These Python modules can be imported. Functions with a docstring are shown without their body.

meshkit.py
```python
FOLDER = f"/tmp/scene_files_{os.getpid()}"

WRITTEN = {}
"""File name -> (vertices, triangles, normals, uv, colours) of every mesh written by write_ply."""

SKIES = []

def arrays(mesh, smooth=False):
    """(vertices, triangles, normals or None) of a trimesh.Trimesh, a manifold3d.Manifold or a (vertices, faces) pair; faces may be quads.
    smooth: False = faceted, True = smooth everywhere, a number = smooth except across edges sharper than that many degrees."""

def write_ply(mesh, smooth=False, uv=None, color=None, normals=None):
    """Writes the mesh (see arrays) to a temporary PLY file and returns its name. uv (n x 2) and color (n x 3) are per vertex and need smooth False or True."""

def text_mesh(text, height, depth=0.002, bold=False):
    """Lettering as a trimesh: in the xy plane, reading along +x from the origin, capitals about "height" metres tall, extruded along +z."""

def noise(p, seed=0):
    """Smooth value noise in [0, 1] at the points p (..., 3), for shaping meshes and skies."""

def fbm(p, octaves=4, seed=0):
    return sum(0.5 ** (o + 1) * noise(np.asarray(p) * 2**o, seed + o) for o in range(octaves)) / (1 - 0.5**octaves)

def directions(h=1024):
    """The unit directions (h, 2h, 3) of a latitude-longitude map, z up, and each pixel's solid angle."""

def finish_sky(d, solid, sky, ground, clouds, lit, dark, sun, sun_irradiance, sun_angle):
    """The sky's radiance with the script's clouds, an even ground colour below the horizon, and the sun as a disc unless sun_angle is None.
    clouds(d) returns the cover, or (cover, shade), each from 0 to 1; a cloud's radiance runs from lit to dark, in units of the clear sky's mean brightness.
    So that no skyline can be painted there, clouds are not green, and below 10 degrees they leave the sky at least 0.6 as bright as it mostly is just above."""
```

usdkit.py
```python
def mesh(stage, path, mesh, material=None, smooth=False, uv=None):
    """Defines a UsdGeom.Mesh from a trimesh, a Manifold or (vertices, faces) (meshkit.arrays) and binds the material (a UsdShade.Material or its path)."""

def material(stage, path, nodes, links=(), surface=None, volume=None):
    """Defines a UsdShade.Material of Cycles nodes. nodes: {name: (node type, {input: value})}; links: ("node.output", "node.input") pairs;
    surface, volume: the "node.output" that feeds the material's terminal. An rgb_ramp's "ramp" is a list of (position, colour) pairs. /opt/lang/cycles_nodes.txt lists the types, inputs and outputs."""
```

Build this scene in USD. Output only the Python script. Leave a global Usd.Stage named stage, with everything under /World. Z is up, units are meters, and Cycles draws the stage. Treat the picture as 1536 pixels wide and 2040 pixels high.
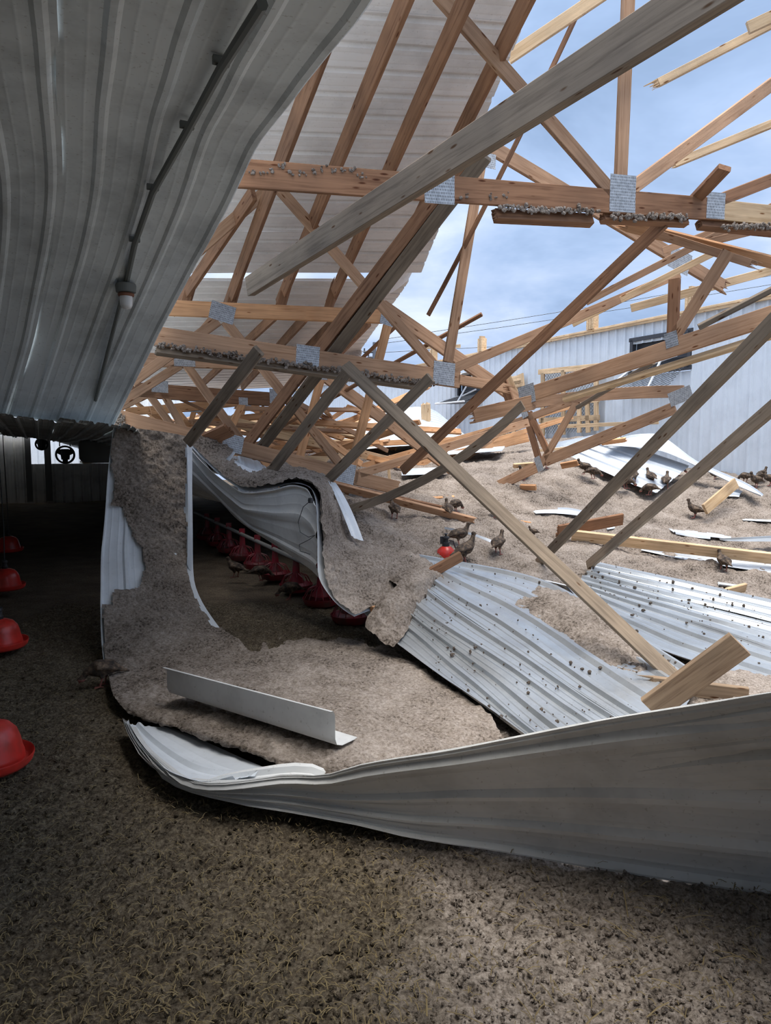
import math, random
import numpy as np, trimesh, manifold3d, usdkit, meshkit
from scipy.interpolate import PchipInterpolator
from pxr import Usd, UsdGeom, UsdLux, UsdShade, Gf, Sdf, Vt

random.seed(7)
rng = np.random.default_rng(7)
stage = Usd.Stage.CreateInMemory()
UsdGeom.SetStageUpAxis(stage, 'Z')
UsdGeom.SetStageMetersPerUnit(stage, 1.0)
UsdGeom.Xform.Define(stage, '/World')

# ------------------------------------------------------------------ camera
W, H, F = 1536.0, 2040.0, 1420.0
CAM = np.array([0, 0, 1.6])
PITCH = math.radians(-5.7)
cam = UsdGeom.Camera.Define(stage, '/World/camera')
cam.AddTranslateOp().Set(Gf.Vec3d(*CAM))
cam.AddRotateXOp().Set(90 + math.degrees(PITCH))
cam.CreateHorizontalApertureAttr(20.955)
cam.CreateVerticalApertureAttr(20.955 * H / W)
cam.CreateFocalLengthAttr(20.955 * F / W)
cam.CreateClippingRangeAttr(Gf.Vec2f(0.05, 5000))
cam.CreateExposureAttr(0.0)

# ------------------------------------------------------------------ sky
UsdGeom.Scope.Define(stage, '/World/Looks')
def mat(name, nodes, links, surface='p.BSDF'):
    return usdkit.material(stage, '/World/Looks/' + name, nodes, links, surface=surface)

sky_m = mat('sky', {
    'tc': ('texture_coordinate', {}),
    'sx': ('separate_xyz', {}),
    'zz': ('math', {'math_type': 'maximum', 'value2': 0.0}),
    'zo': ('math', {'math_type': 'add', 'value2': 0.22}),
    'dx': ('math', {'math_type': 'divide'}),
    'dy': ('math', {'math_type': 'divide'}),
    'cv': ('combine_xyz', {'z': 3.7}),
    'n1': ('noise_texture', {'scale': 1.5, 'detail': 7.0, 'roughness': 0.56, 'distortion': 0.3}),
    'n2': ('noise_texture', {'scale': 0.55, 'detail': 3.0, 'roughness': 0.5}),
    'mx': ('math', {'math_type': 'multiply_add', 'value2': 0.55}),
    'm2': ('math', {'math_type': 'multiply', 'value2': 0.45}),
    'r': ('rgb_ramp', {'ramp': [(0.37, (0.27, 0.38, 0.58)), (0.45, (0.37, 0.50, 0.74)), (0.52, (0.49, 0.61, 0.84)), (0.60, (0.72, 0.81, 0.95)), (0.70, (0.92, 0.96, 1.0))]}),
    'up': ('rgb_ramp', {'ramp': [(0.0, (0.82, 0.82, 0.82)), (0.5, (1, 1, 1)), (1.0, (1.25, 1.25, 1.25))]}),
    'mul': ('mix_color', {'blend_type': 'multiply', 'fac': 1.0, 'use_clamp': False}),
    'bg': ('background_shader', {'strength': 1.38}),
}, [('tc.generated', 'sx.vector'), ('sx.z', 'zz.value1'), ('zz.value', 'zo.value1'), ('sx.x', 'dx.value1'), ('zo.value', 'dx.value2'),
    ('sx.y', 'dy.value1'), ('zo.value', 'dy.value2'), ('dx.value', 'cv.x'), ('dy.value', 'cv.y'), ('cv.vector', 'n1.vector'), ('cv.vector', 'n2.vector'),
    ('n1.fac', 'mx.value1'), ('n2.fac', 'm2.value1'), ('m2.value', 'mx.value3'), ('mx.value', 'r.fac'), ('sx.z', 'up.fac'),
    ('r.color', 'mul.a'), ('up.color', 'mul.b'), ('mul.result', 'bg.color')], 'bg.background')
dome = UsdLux.DomeLight.Define(stage, '/World/sky_light')
dome.CreateIntensityAttr(1.0)
UsdShade.MaterialBindingAPI.Apply(dome.GetPrim()).Bind(sky_m)
# the bright part of the overcast where the sun stands behind the cloud, near the zenith
sun = UsdLux.DistantLight.Define(stage, '/World/veiled_sun')
sun.CreateAngleAttr(44.0)
sun.CreateIntensityAttr(3.2)
sun.CreateColorAttr(Gf.Vec3f(1.0, 0.95, 0.88))
SUN_FROM = np.array([0.06, -0.16, 1.0])
def look_along(d):
    z = -d / np.linalg.norm(d); x = np.cross([0, 1, 0.01], z); x /= np.linalg.norm(x); y = np.cross(z, x)
    return Gf.Matrix4d(*x, 0, *y, 0, *z, 0, 0, 0, 0, 1)
sun.AddTransformOp().Set(look_along(-SUN_FROM))

# ------------------------------------------------------------------ helpers
CP, SP = math.cos(PITCH), math.sin(PITCH)
FWD, UPV = np.array([0, CP, SP]), np.array([0, -SP, CP])
def ray(px, py):
    return FWD + np.array([(px - 768) / F, 0, 0]) + UPV * ((1020 - py) / F)
def P(px, py, Y):                      # the point seen at a pixel, Y metres ahead of the lens
    d = ray(px, py); return CAM + d * (Y / d[1])
def G(px, py, z=0.0):                  # the point of a level at height z seen at a pixel
    d = ray(px, py); return CAM + d * ((z - CAM[2]) / d[2])
AX = np.array([-0.437, 0.8995, 0.0])   # along the barn
LT = np.array([0.8995, 0.437, 0.0])    # across the barn
ZUP = np.array([0, 0, 1.0])
def LA(lat, ax, z): return LT * lat + AX * ax + ZUP * z
def unit(v): v = np.asarray(v, float); return v / np.linalg.norm(v)

used = {}
def path_for(name, parent=None):
    base = (str(parent.GetPath()) if parent is not None else '/World') + '/' + name
    k = used.get(base, 0); used[base] = k + 1
    return base if k == 0 else f'{base}_{k:03d}'
def tag(prim, label=None, cat=None, group=None, kind=None):
    for k, v in (('label', label), ('category', cat), ('group', group), ('kind', kind)):
        if v: prim.SetCustomDataByKey(k, v)
    return prim
def thing(name, label, cat, base=(0, 0, 0), group=None, kind=None):
    x = UsdGeom.Xform.Define(stage, path_for(name)); x.AddTranslateOp().Set(Gf.Vec3d(*map(float, base)))
    return tag(x.GetPrim(), label, cat, group, kind)
def origin(prim):
    if prim is None: return np.zeros(3)
    return np.array(UsdGeom.Xformable(prim).ComputeLocalToWorldTransform(0).ExtractTranslation())
def obj(name, mesh, m, parent=None, smooth=False, M=None):
    """One Mesh prim. Vertices are world coordinates, or local ones when a 4x4 M (local to world, columns) is given."""
    v, f = (np.asarray(mesh.vertices), np.asarray(mesh.faces)) if hasattr(mesh, 'vertices') else mesh
    o = origin(parent)
    if M is None:
        c = v.mean(0) if parent is None else np.zeros(3)
        g = usdkit.mesh(stage, path_for(name, parent), (v - o - c, f), m, smooth)
        if parent is None: UsdGeom.Xformable(g.GetPrim()).AddTranslateOp().Set(Gf.Vec3d(*map(float, c)))
    else:
        g = usdkit.mesh(stage, path_for(name, parent), (v, f), m, smooth)
        M = np.array(M, float); M[:3, 3] -= o
        UsdGeom.Xformable(g.GetPrim()).AddTransformOp().Set(Gf.Matrix4d(*M.T.ravel().tolist()))
    return g.GetPrim()
def cat(*ms):
    return trimesh.util.concatenate([m if isinstance(m, trimesh.Trimesh) else trimesh.Trimesh(m[0], m[1], process=False) for m in ms])
def box(c, s, R=None):
    b = trimesh.creation.box(s)
    if R is not None: b.apply_transform(np.block([[R, np.zeros((3, 1))], [np.zeros((1, 3)), 1]]))
    b.apply_translation(c); return b
def tube(pts, r, sides=8, cap=True):
    p = np.asarray(pts, float); r = np.broadcast_to(r, (len(p),))
    t = np.gradient(p, axis=0); t /= np.linalg.norm(t, axis=1, keepdims=True) + 1e-12
    a0 = np.array([0, 0, 1.0]) if abs(t[0][2]) < 0.9 else np.array([1.0, 0, 0])
    v = []
    for i in range(len(p)):
        a = unit(np.cross(t[i], a0)); b = np.cross(t[i], a)
        ang = np.arange(sides) * 2 * np.pi / sides
        v.append(p[i] + r[i] * (np.cos(ang)[:, None] * a + np.sin(ang)[:, None] * b))
    v = np.vstack(v); f = []
    for i in range(len(p) - 1):
        for j in range(sides):
            k = (j + 1) % sides
            f += [[i * sides + j, i * sides + k, (i + 1) * sides + k], [i * sides + j, (i + 1) * sides + k, (i + 1) * sides + j]]
    if cap:
        for i, flip in ((0, False), (len(p) - 1, True)):
            for j in range(1, sides - 1):
                q = [i * sides, i * sides + j + 1, i * sides + j]
                f.append(q[::-1] if flip else q)
    return trimesh.Trimesh(v, np.array(f), process=False)
def lathe(profile, c=(0, 0, 0), n=32):
    pr = np.asarray(profile, float); ang = np.arange(n) * 2 * np.pi / n
    v = np.stack([pr[:, 0, None] * np.cos(ang), pr[:, 0, None] * np.sin(ang), np.broadcast_to(pr[:, 1, None], (len(pr), n))], -1).reshape(-1, 3)
    f = []
    for i in range(len(pr) - 1):
        for j in range(n):
            k = (j + 1) % n
            f += [[i * n + j, i * n + k, (i + 1) * n + k], [i * n + j, (i + 1) * n + k, (i + 1) * n + j]]
    return trimesh.Trimesh(v + np.asarray(c), np.array(f), process=False)

class Loft:
    """A surface through rails (lists of points): v runs along a rail, u from rail to rail, both 0..1."""
    def __init__(self, rails, at=None, linear=False):
        self.c = []
        for r in rails:
            r = np.asarray(r, float); t = np.r_[0, np.cumsum(np.linalg.norm(np.diff(r, axis=0), axis=1))]; t /= t[-1]
            self.c.append(PchipInterpolator(t, r) if len(r) > 2 else (lambda q, r=r: r[0] + (r[1] - r[0]) * np.asarray(q)[:, None]))
        self.u = np.linspace(0, 1, len(rails)) if at is None else np.asarray(at)
        self.linear = linear
        q = np.linspace(0, 1, 9); g = np.stack([c(q) for c in self.c])
        self.width = np.linalg.norm(np.diff(g, axis=0), axis=2).sum(0).mean()
        self.length = np.linalg.norm(np.diff(g, axis=1), axis=2).sum(1).mean()
    def __call__(self, us, vs):
        g = np.stack([c(np.asarray(vs)) for c in self.c])
        if len(self.c) == 2 or self.linear:
            us = np.asarray(us); i = np.clip(np.searchsorted(self.u, us, 'right') - 1, 0, len(self.u) - 2)
            t = ((us - self.u[i]) / (self.u[i + 1] - self.u[i]))[:, None, None]
            return g[i] * (1 - t) + g[i + 1] * t
        return PchipInterpolator(self.u, g, axis=0)(np.asarray(us))
def normals(g):
    du, dv = np.gradient(g, axis=0), np.gradient(g, axis=1)
    n = np.cross(du, dv); return n / (np.linalg.norm(n, axis=2, keepdims=True) + 1e-12)
def grid_faces(nu, nv, keep=None):
    i, j = np.meshgrid(np.arange(nu - 1), np.arange(nv - 1), indexing='ij')
    q = np.stack([i * nv + j, i * nv + j + 1, (i + 1) * nv + j + 1, (i + 1) * nv + j], -1).reshape(-1, 4)
    if keep is not None:
        k = keep.ravel(); q = q[k[q].all(1)]
    return np.vstack([q[:, [0, 1, 2]], q[:, [0, 2, 3]]])
def compact(v, f):
    u, inv = np.unique(f, return_inverse=True); return v[u], inv.reshape(-1, 3)
RIB = 0.229
def rib_stations(a, b, pitch=RIB, h=0.019, minor=0.0035):
    """Stations (metres across, height) of a ribbed steel sheet between a and b."""
    s = []
    for k in range(math.floor(a / pitch) - 1, math.ceil(b / pitch) + 2):
        c = k * pitch
        s += [(c - .030, 0), (c - .012, h), (c + .012, h), (c + .030, 0)]
        if minor:
            for q in (1 / 3, 2 / 3):
                m = c + q * pitch; s += [(m - .012, 0), (m - .004, minor), (m + .004, minor), (m + .012, 0)]
    x = np.array([q[0] for q in s]); y = np.array([q[1] for q in s])
    inn = (x > a) & (x < b)
    xs = np.r_[a, x[inn], b]
    return xs, np.interp(xs, x, y)
def sheet_mesh(loft, a, b, side=1.0, nv=40, dent=0.0, thick=0.0014, seed=0, v0=0.0, v1=1.0, pitch=RIB, h=0.019, minor=0.0035, ragged=0.0, keep=None):
    xs, hs = rib_stations(a, b, pitch, h, minor)
    us = np.clip(xs / loft.width, 0, 1); vs = np.linspace(v0, v1, nv)
    g = loft(us, vs); 
    n = normals(loft(np.linspace(us[0], us[-1], 12), vs)); 
    ui = np.interp(us, np.linspace(us[0], us[-1], 12), np.arange(12)); i0 = np.clip(ui.astype(int), 0, 10); t = (ui - i0)[:, None, None]
    n = n[i0] * (1 - t) + n[i0 + 1] * t; n /= np.linalg.norm(n, axis=2, keepdims=True) + 1e-12
    d = hs[:, None] * side
    if dent: d = d + dent * (meshkit.fbm(g * 1.7, 3, seed) - 0.5) * 2
    top = g + n * d[..., None]
    if ragged:                          # torn ends
        e = (meshkit.fbm(np.stack([xs * 9, xs * 0, xs * 0], -1), 3, seed + 5) - 0.5) * ragged
        e2 = (meshkit.fbm(np.stack([xs * 9, xs * 0 + 7, xs * 0], -1), 3, seed + 6) - 0.5) * ragged
        top[:, 0] += unit(top[len(xs) // 2, 1] - top[len(xs) // 2, 0]) * e[:, None]; top[:, -1] += unit(top[len(xs) // 2, -1] - top[len(xs) // 2, -2]) * e2[:, None]
    bot = top - n * thick * side
    nu = len(us); f = grid_faces(nu, nv, None if keep is None else keep(us, vs, top))
    v = np.vstack([top.reshape(-1, 3), bot.reshape(-1, 3)]); m = nu * nv
    allf = [f, f[:, ::-1] + m]
    if keep is None:
        rim = np.r_[np.arange(nv), np.arange(1, nu) * nv + nv - 1, (nu - 1) * nv + np.arange(nv - 2, -1, -1), np.arange(nu - 2, 0, -1) * nv]
        nx = np.roll(rim, -1); allf += [np.stack([rim, nx, nx + m], 1), np.stack([rim, nx + m, rim + m], 1)]
    v, f = compact(v, np.vstack(allf))
    return trimesh.Trimesh(v, f, process=False)
def panels(parent, name, loft, m, width=0.914, **kw):
    """A ribbed sheet surface as separate lapped panels, each a part."""
    n = max(1, round(loft.width / width)); w = loft.width / n
    for k in range(n):
        obj(name, sheet_mesh(loft, k * w, min(loft.width, (k + 1) * w + .012), seed=k, **kw), m, parent, smooth=25)

def fluff(loft, res=0.02, amp=0.02, seed=0, lift=None, keep=None, fine=0.012):
    """Loose insulation lying on a loft: a lumpy surface."""
    nu, nv = max(4, int(loft.width / res)), max(4, int(loft.length / res))
    us, vs = np.linspace(0, 1, nu), np.linspace(0, 1, nv)
    g = loft(us, vs); n = normals(g)
    if n[..., 2].mean() < 0: n = -n
    d = amp * (meshkit.fbm(g * 5.0, 4, seed) - 0.45) * 2 + fine * (meshkit.fbm(g * 31.0, 3, seed + 9) - 0.4) * 2
    if lift is not None: d = d + lift(us[:, None], vs[None, :], g)
    g = g + n * d[..., None]
    k = None if keep is None else keep(us[:, None] + 0 * vs[None, :], vs[None, :] + 0 * us[:, None], g)
    f = grid_faces(nu, nv, k)
    v = g.reshape(-1, 3)
    a = np.cross(v[f[0, 1]] - v[f[0, 0]], v[f[0, 2]] - v[f[0, 0]])
    if a @ n[0, 0] < 0: f = f[:, ::-1]
    v, f = compact(v, f)
    return trimesh.Trimesh(v, f, process=False)

# ------------------------------------------------------------------ materials
def wood(name, base, dark, rough=0.75, knots=1.0):
    return mat(name, {
        'tc': ('texture_coordinate', {}), 'oi': ('object_info', {}),
        'off': ('vector_math', {'math_type': 'add'}), 'cx': ('combine_xyz', {}), 'rm': ('math', {'math_type': 'multiply', 'value2': 37.0}),
        'mp': ('mapping', {'scale': (2.2, 45.0, 45.0)}), 'gr': ('noise_texture', {'scale': 1.0, 'detail': 5.0, 'roughness': 0.6, 'distortion': 0.6}),
        'r': ('rgb_ramp', {'ramp': [(0.32, dark), (0.5, base), (0.68, tuple(min(1, c * 1.18) for c in base))]}),
        'mk': ('mapping', {'scale': (4.6, 19.0, 19.0)}), 'vo': ('voronoi_texture', {'scale': 1.0}),
        'kr': ('rgb_ramp', {'ramp': [(0.0, (.20, .11, .06)), (0.09, (.42, .27, .16)), (0.15, (1, 1, 1))]}),
        'kn': ('mix_color', {'blend_type': 'multiply', 'fac': knots, 'use_clamp': False}),
        'big': ('noise_texture', {'scale': 2.3, 'detail': 3.0}), 'br': ('rgb_ramp', {'ramp': [(0.3, (.72, .72, .74)), (0.7, (1.12, 1.1, 1.08))]}),
        'bm': ('mix_color', {'blend_type': 'multiply', 'fac': 1.0, 'use_clamp': False}),
        'vr': ('map_range', {'from_min': 0, 'from_max': 1, 'to_min': 0.78, 'to_max': 1.15}), 'hs': ('hsv', {'saturation': 1.0}),
        'bu': ('bump', {'strength': 0.12, 'distance': 0.003}), 'p': ('principled_bsdf', {'roughness': rough, 'specular_ior_level': 0.25}),
    }, [('oi.random', 'rm.value1'), ('rm.value', 'cx.x'), ('rm.value', 'cx.y'), ('tc.object', 'off.vector1'), ('cx.vector', 'off.vector2'),
        ('off.vector', 'mp.vector'), ('mp.vector', 'gr.vector'), ('gr.fac', 'r.fac'), ('off.vector', 'mk.vector'), ('mk.vector', 'vo.vector'), ('vo.distance', 'kr.fac'),
        ('r.color', 'kn.a'), ('kr.color', 'kn.b'), ('off.vector', 'big.vector'), ('big.fac', 'br.fac'), ('kn.result', 'bm.a'), ('br.color', 'bm.b'),
        ('oi.random', 'vr.value'), ('vr.result', 'hs.value'), ('bm.result', 'hs.color'),
        ('hs.color', 'p.base_color'), ('gr.fac', 'bu.height'), ('bu.normal', 'p.normal')])
FIR = wood('fir_lumber', (.43, .26, .155), (.32, .175, .095))
FRESH = wood('fresh_fir_lumber', (.60, .33, .165), (.46, .22, .095))
PINE = wood('pale_pine_lumber', (.66, .47, .28), (.50, .32, .16))
GREY = wood('weathered_lumber', (.25, .195, .14), (.165, .125, .088))
BROWN = wood('brown_lumber', (.27, .14, .075), (.17, .08, .04))

def steel(name, base, rough=0.38, grime=0.35, metal=0.0, spec=0.5):
    dk = tuple(c * 0.55 for c in base)
    return mat(name, {
        'g': ('geometry', {}), 'n': ('noise_texture', {'scale': 2.2, 'detail': 6.0, 'roughness': 0.65}), 'n2': ('noise_texture', {'scale': 60.0, 'detail': 3.0}),
        'r': ('rgb_ramp', {'ramp': [(0.3, tuple(c * (1 - grime) for c in base)), (0.55, base)]}),
        'r2': ('rgb_ramp', {'ramp': [(0.30, (.35, .3, .25)), (0.36, (1, 1, 1))]}),
        'mm': ('mix_color', {'blend_type': 'multiply', 'fac': grime, 'use_clamp': False}),
        'p': ('principled_bsdf', {'roughness': rough, 'metallic': metal, 'specular_ior_level': spec}),
    }, [('g.position', 'n.vector'), ('n.fac', 'r.fac'), ('g.position', 'n2.vector'), ('n2.fac', 'r2.fac'), ('r.color', 'mm.a'), ('r2.color', 'mm.b'), ('mm.result', 'p.base_color')])
CEIL = steel('ceiling_steel', (.72, .77, .77), 0.42, 0.35)
UNDER = steel('panel_underside_steel', (.70, .70, .68), 0.45, 0.30)
WHITE = steel('white_steel', (.78, .82, .86), 0.35, 0.18)
ROOFM = steel('roof_steel', (.74, .70, .67), 0.5, 0.22)
GALV = steel('galvalume_steel', (.47, .49, .50), 0.28, 0.25, metal=0.55)
FIELDW = steel('toned_down_white_steel', (.50, .54, .59), 0.35, 0.22)  # copy of the white steel, darkened to offset the open daylight
TAN = wood('tan_lumber', (.33, .235, .15), (.22, .145, .09))
WALLM = steel('wall_steel', (.68, .73, .78), 0.4, 0.12)
def plain(name, c, rough=0.5, metal=0.0, **kw):
    return mat(name, {'p': ('principled_bsdf', {'base_color': c, 'roughness': rough, 'metallic': metal, **kw})}, [])
RED = mat('red_plastic', {'g': ('geometry', {}), 'n': ('noise_texture', {'scale': 14.0, 'detail': 4.0}), 'r': ('rgb_ramp', {'ramp': [(0.3, (.42, .035, .025)), (0.55, (.62, .035, .025))]}),
    'p': ('principled_bsdf', {'roughness': 0.32})}, [('g.position', 'n.vector'), ('n.fac', 'r.fac'), ('r.color', 'p.base_color')])
SHADED_RED = mat('shaded_dusty_red_plastic', {'g': ('geometry', {}), 'n': ('noise_texture', {'scale': 9.0, 'detail': 5.0}), 'r': ('rgb_ramp', {'ramp': [(0.35, (.14, .05, .045)), (0.55, (.27, .018, .03))]}),
    'p': ('principled_bsdf', {'roughness': 0.4})}, [('g.position', 'n.vector'), ('n.fac', 'r.fac'), ('r.color', 'p.base_color')])  # feeder red darkened for the shade of the hollow; the mottling is dust
BLACK = plain('black_plastic', (.02, .02, .022), 0.5)
DARKMETAL = plain('dark_metal', (.035, .035, .04), 0.5)
PVC = plain('white_pvc', (.8, .82, .84), 0.35)
WIRE = plain('galvanised_wire', (.16, .165, .17), 0.5, 0.4)
CABLE = plain('grey_cable', (.05, .055, .06), 0.6)
GLASSW = plain('frosted_globe', (.85, .85, .83), 0.3, transmission_weight=0.2)
PIPE = plain('grey_conduit', (.16, .17, .16), 0.6)
PLATE = mat('nail_plate_steel', {
    'tc': ('texture_coordinate', {}), 'b': ('brick_texture', {'scale': 1.0, 'brick_width': 0.0115, 'row_height': 0.019, 'mortar_size': 0.0042, 'mortar_smooth': 0.1, 'offset': 0.5, 'color1': (.05, .045, .04), 'color2': (.07, .06, .05), 'mortar': (.46, .47, .48)}),
    'n': ('noise_texture', {'scale': 30.0, 'detail': 3.0}), 'r': ('rgb_ramp', {'ramp': [(0.35, (.7, .7, .7)), (0.6, (1, 1, 1))]}), 'mm': ('mix_color', {'blend_type': 'multiply', 'fac': 1.0}),
    'bu': ('bump', {'strength': 0.6, 'distance': 0.003, 'invert': False}), 'p': ('principled_bsdf', {'metallic': 0.45, 'roughness': 0.38})},
    [('tc.object', 'b.vector'), ('tc.object', 'n.vector'), ('n.fac', 'r.fac'), ('b.color', 'mm.a'), ('r.color', 'mm.b'), ('mm.result', 'p.base_color'), ('b.fac', 'bu.height'), ('bu.normal', 'p.normal')])
def fibre(name, stops, bump=0.6, straw=None):
    nodes = {'g': ('geometry', {}), 'n': ('noise_texture', {'scale': 55.0, 'detail': 5.0, 'roughness': 0.7}), 'n2': ('noise_texture', {'scale': 3.0, 'detail': 5.0, 'roughness': 0.6}),
        'ad': ('math', {'math_type': 'multiply_add', 'value2': 0.62}), 'm2': ('math', {'math_type': 'multiply', 'value2': 0.38}),
        'r': ('rgb_ramp', {'ramp': stops}), 'bu': ('bump', {'strength': bump, 'distance': 0.012}), 'p': ('principled_bsdf', {'roughness': 0.95, 'specular_ior_level': 0.1})}
    links = [('g.position', 'n.vector'), ('g.position', 'n2.vector'), ('n.fac', 'ad.value1'), ('n2.fac', 'm2.value1'), ('m2.value', 'ad.value3'), ('ad.value', 'r.fac'), ('r.color', 'p.base_color'), ('n.fac', 'bu.height'), ('bu.normal', 'p.normal')]
    return mat(name, nodes, links)
FLUFF = fibre('cellulose_insulation', [(0.38, (.055, .044, .036)), (0.45, (.19, .155, .127)), (0.54, (.29, .245, .207)), (0.66, (.42, .365, .32))])
LITTER = fibre('straw_litter', [(0.32, (.06, .045, .032)), (0.45, (.155, .12, .08)), (0.56, (.25, .20, .135)), (0.68, (.38, .32, .22))])
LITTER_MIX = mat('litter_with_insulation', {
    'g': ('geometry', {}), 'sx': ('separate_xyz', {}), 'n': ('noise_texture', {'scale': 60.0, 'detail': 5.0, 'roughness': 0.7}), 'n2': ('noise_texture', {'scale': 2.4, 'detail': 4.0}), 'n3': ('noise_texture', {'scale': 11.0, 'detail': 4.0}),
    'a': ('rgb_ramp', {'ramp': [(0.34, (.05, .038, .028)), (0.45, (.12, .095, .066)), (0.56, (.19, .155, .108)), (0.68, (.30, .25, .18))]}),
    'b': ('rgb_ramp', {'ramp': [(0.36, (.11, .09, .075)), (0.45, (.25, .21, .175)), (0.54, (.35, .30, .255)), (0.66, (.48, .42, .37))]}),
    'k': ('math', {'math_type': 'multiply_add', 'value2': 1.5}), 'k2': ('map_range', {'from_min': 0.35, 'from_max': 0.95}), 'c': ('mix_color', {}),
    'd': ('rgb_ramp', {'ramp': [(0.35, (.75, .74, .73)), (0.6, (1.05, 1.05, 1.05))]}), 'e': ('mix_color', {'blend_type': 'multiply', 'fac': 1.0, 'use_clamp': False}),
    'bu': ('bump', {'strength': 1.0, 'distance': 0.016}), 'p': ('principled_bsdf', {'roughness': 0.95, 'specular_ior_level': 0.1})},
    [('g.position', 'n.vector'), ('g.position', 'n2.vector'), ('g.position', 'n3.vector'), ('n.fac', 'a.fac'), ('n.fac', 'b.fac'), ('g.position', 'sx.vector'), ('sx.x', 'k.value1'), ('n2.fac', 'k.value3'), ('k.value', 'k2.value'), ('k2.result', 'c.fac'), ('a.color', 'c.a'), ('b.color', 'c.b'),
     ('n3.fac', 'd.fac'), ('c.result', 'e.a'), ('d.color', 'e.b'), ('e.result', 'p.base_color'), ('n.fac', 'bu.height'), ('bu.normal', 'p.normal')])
SOIL = fibre('trodden_litter', [(0.35, (.05, .04, .03)), (0.5, (.12, .095, .07)), (0.65, (.2, .16, .11))])
STRAW = mat('straw', {'oi': ('geometry', {}), 'r': ('rgb_ramp', {'ramp': [(0, (.20, .15, .07)), (0.6, (.42, .34, .17)), (1, (.62, .54, .36))]}), 'p': ('principled_bsdf', {'roughness': 0.7})},
    [('oi.random_per_island', 'r.fac'), ('r.color', 'p.base_color')])
CLOD = mat('insulation_clods', {'oi': ('geometry', {}), 'r': ('rgb_ramp', {'ramp': [(0, (.10, .08, .065)), (0.5, (.28, .23, .19)), (1, (.48, .42, .36))]}), 'p': ('principled_bsdf', {'roughness': 0.95, 'specular_ior_level': 0.1})},
    [('oi.random_per_island', 'r.fac'), ('r.color', 'p.base_color')])
FEATHER = mat('mottled_feathers', {
    'tc': ('texture_coordinate', {}), 'v': ('voronoi_texture', {'scale': 60.0}), 'n': ('noise_texture', {'scale': 28.0, 'detail': 4.0}),
    'r': ('rgb_ramp', {'ramp': [(0.35, (.025, .018, .013)), (0.5, (.085, .055, .036)), (0.62, (.17, .12, .08))]}),
    'r2': ('rgb_ramp', {'ramp': [(0.0, (2.0, 1.8, 1.5)), (0.16, (1.4, 1.3, 1.1)), (0.22, (1, 1, 1)), (0.8, (.6, .6, .6))]}),
    'mm': ('mix_color', {'blend_type': 'multiply', 'fac': 1.0, 'use_clamp': False}),
    'sx': ('separate_xyz', {}), 'lt': ('math', {'math_type': 'less_than', 'value2': 0.062}), 'lg': ('mix_color', {'b': (.28, .10, .08)}),
    'p': ('principled_bsdf', {'roughness': 0.8})},
    [('tc.object', 'v.vector'), ('tc.object', 'n.vector'), ('n.fac', 'r.fac'), ('v.distance', 'r2.fac'), ('r.color', 'mm.a'), ('r2.color', 'mm.b'), ('tc.object', 'sx.vector'), ('sx.z', 'lt.value1'), ('lt.value', 'lg.fac'), ('mm.result', 'lg.a'), ('lg.result', 'p.base_color')])

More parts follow.
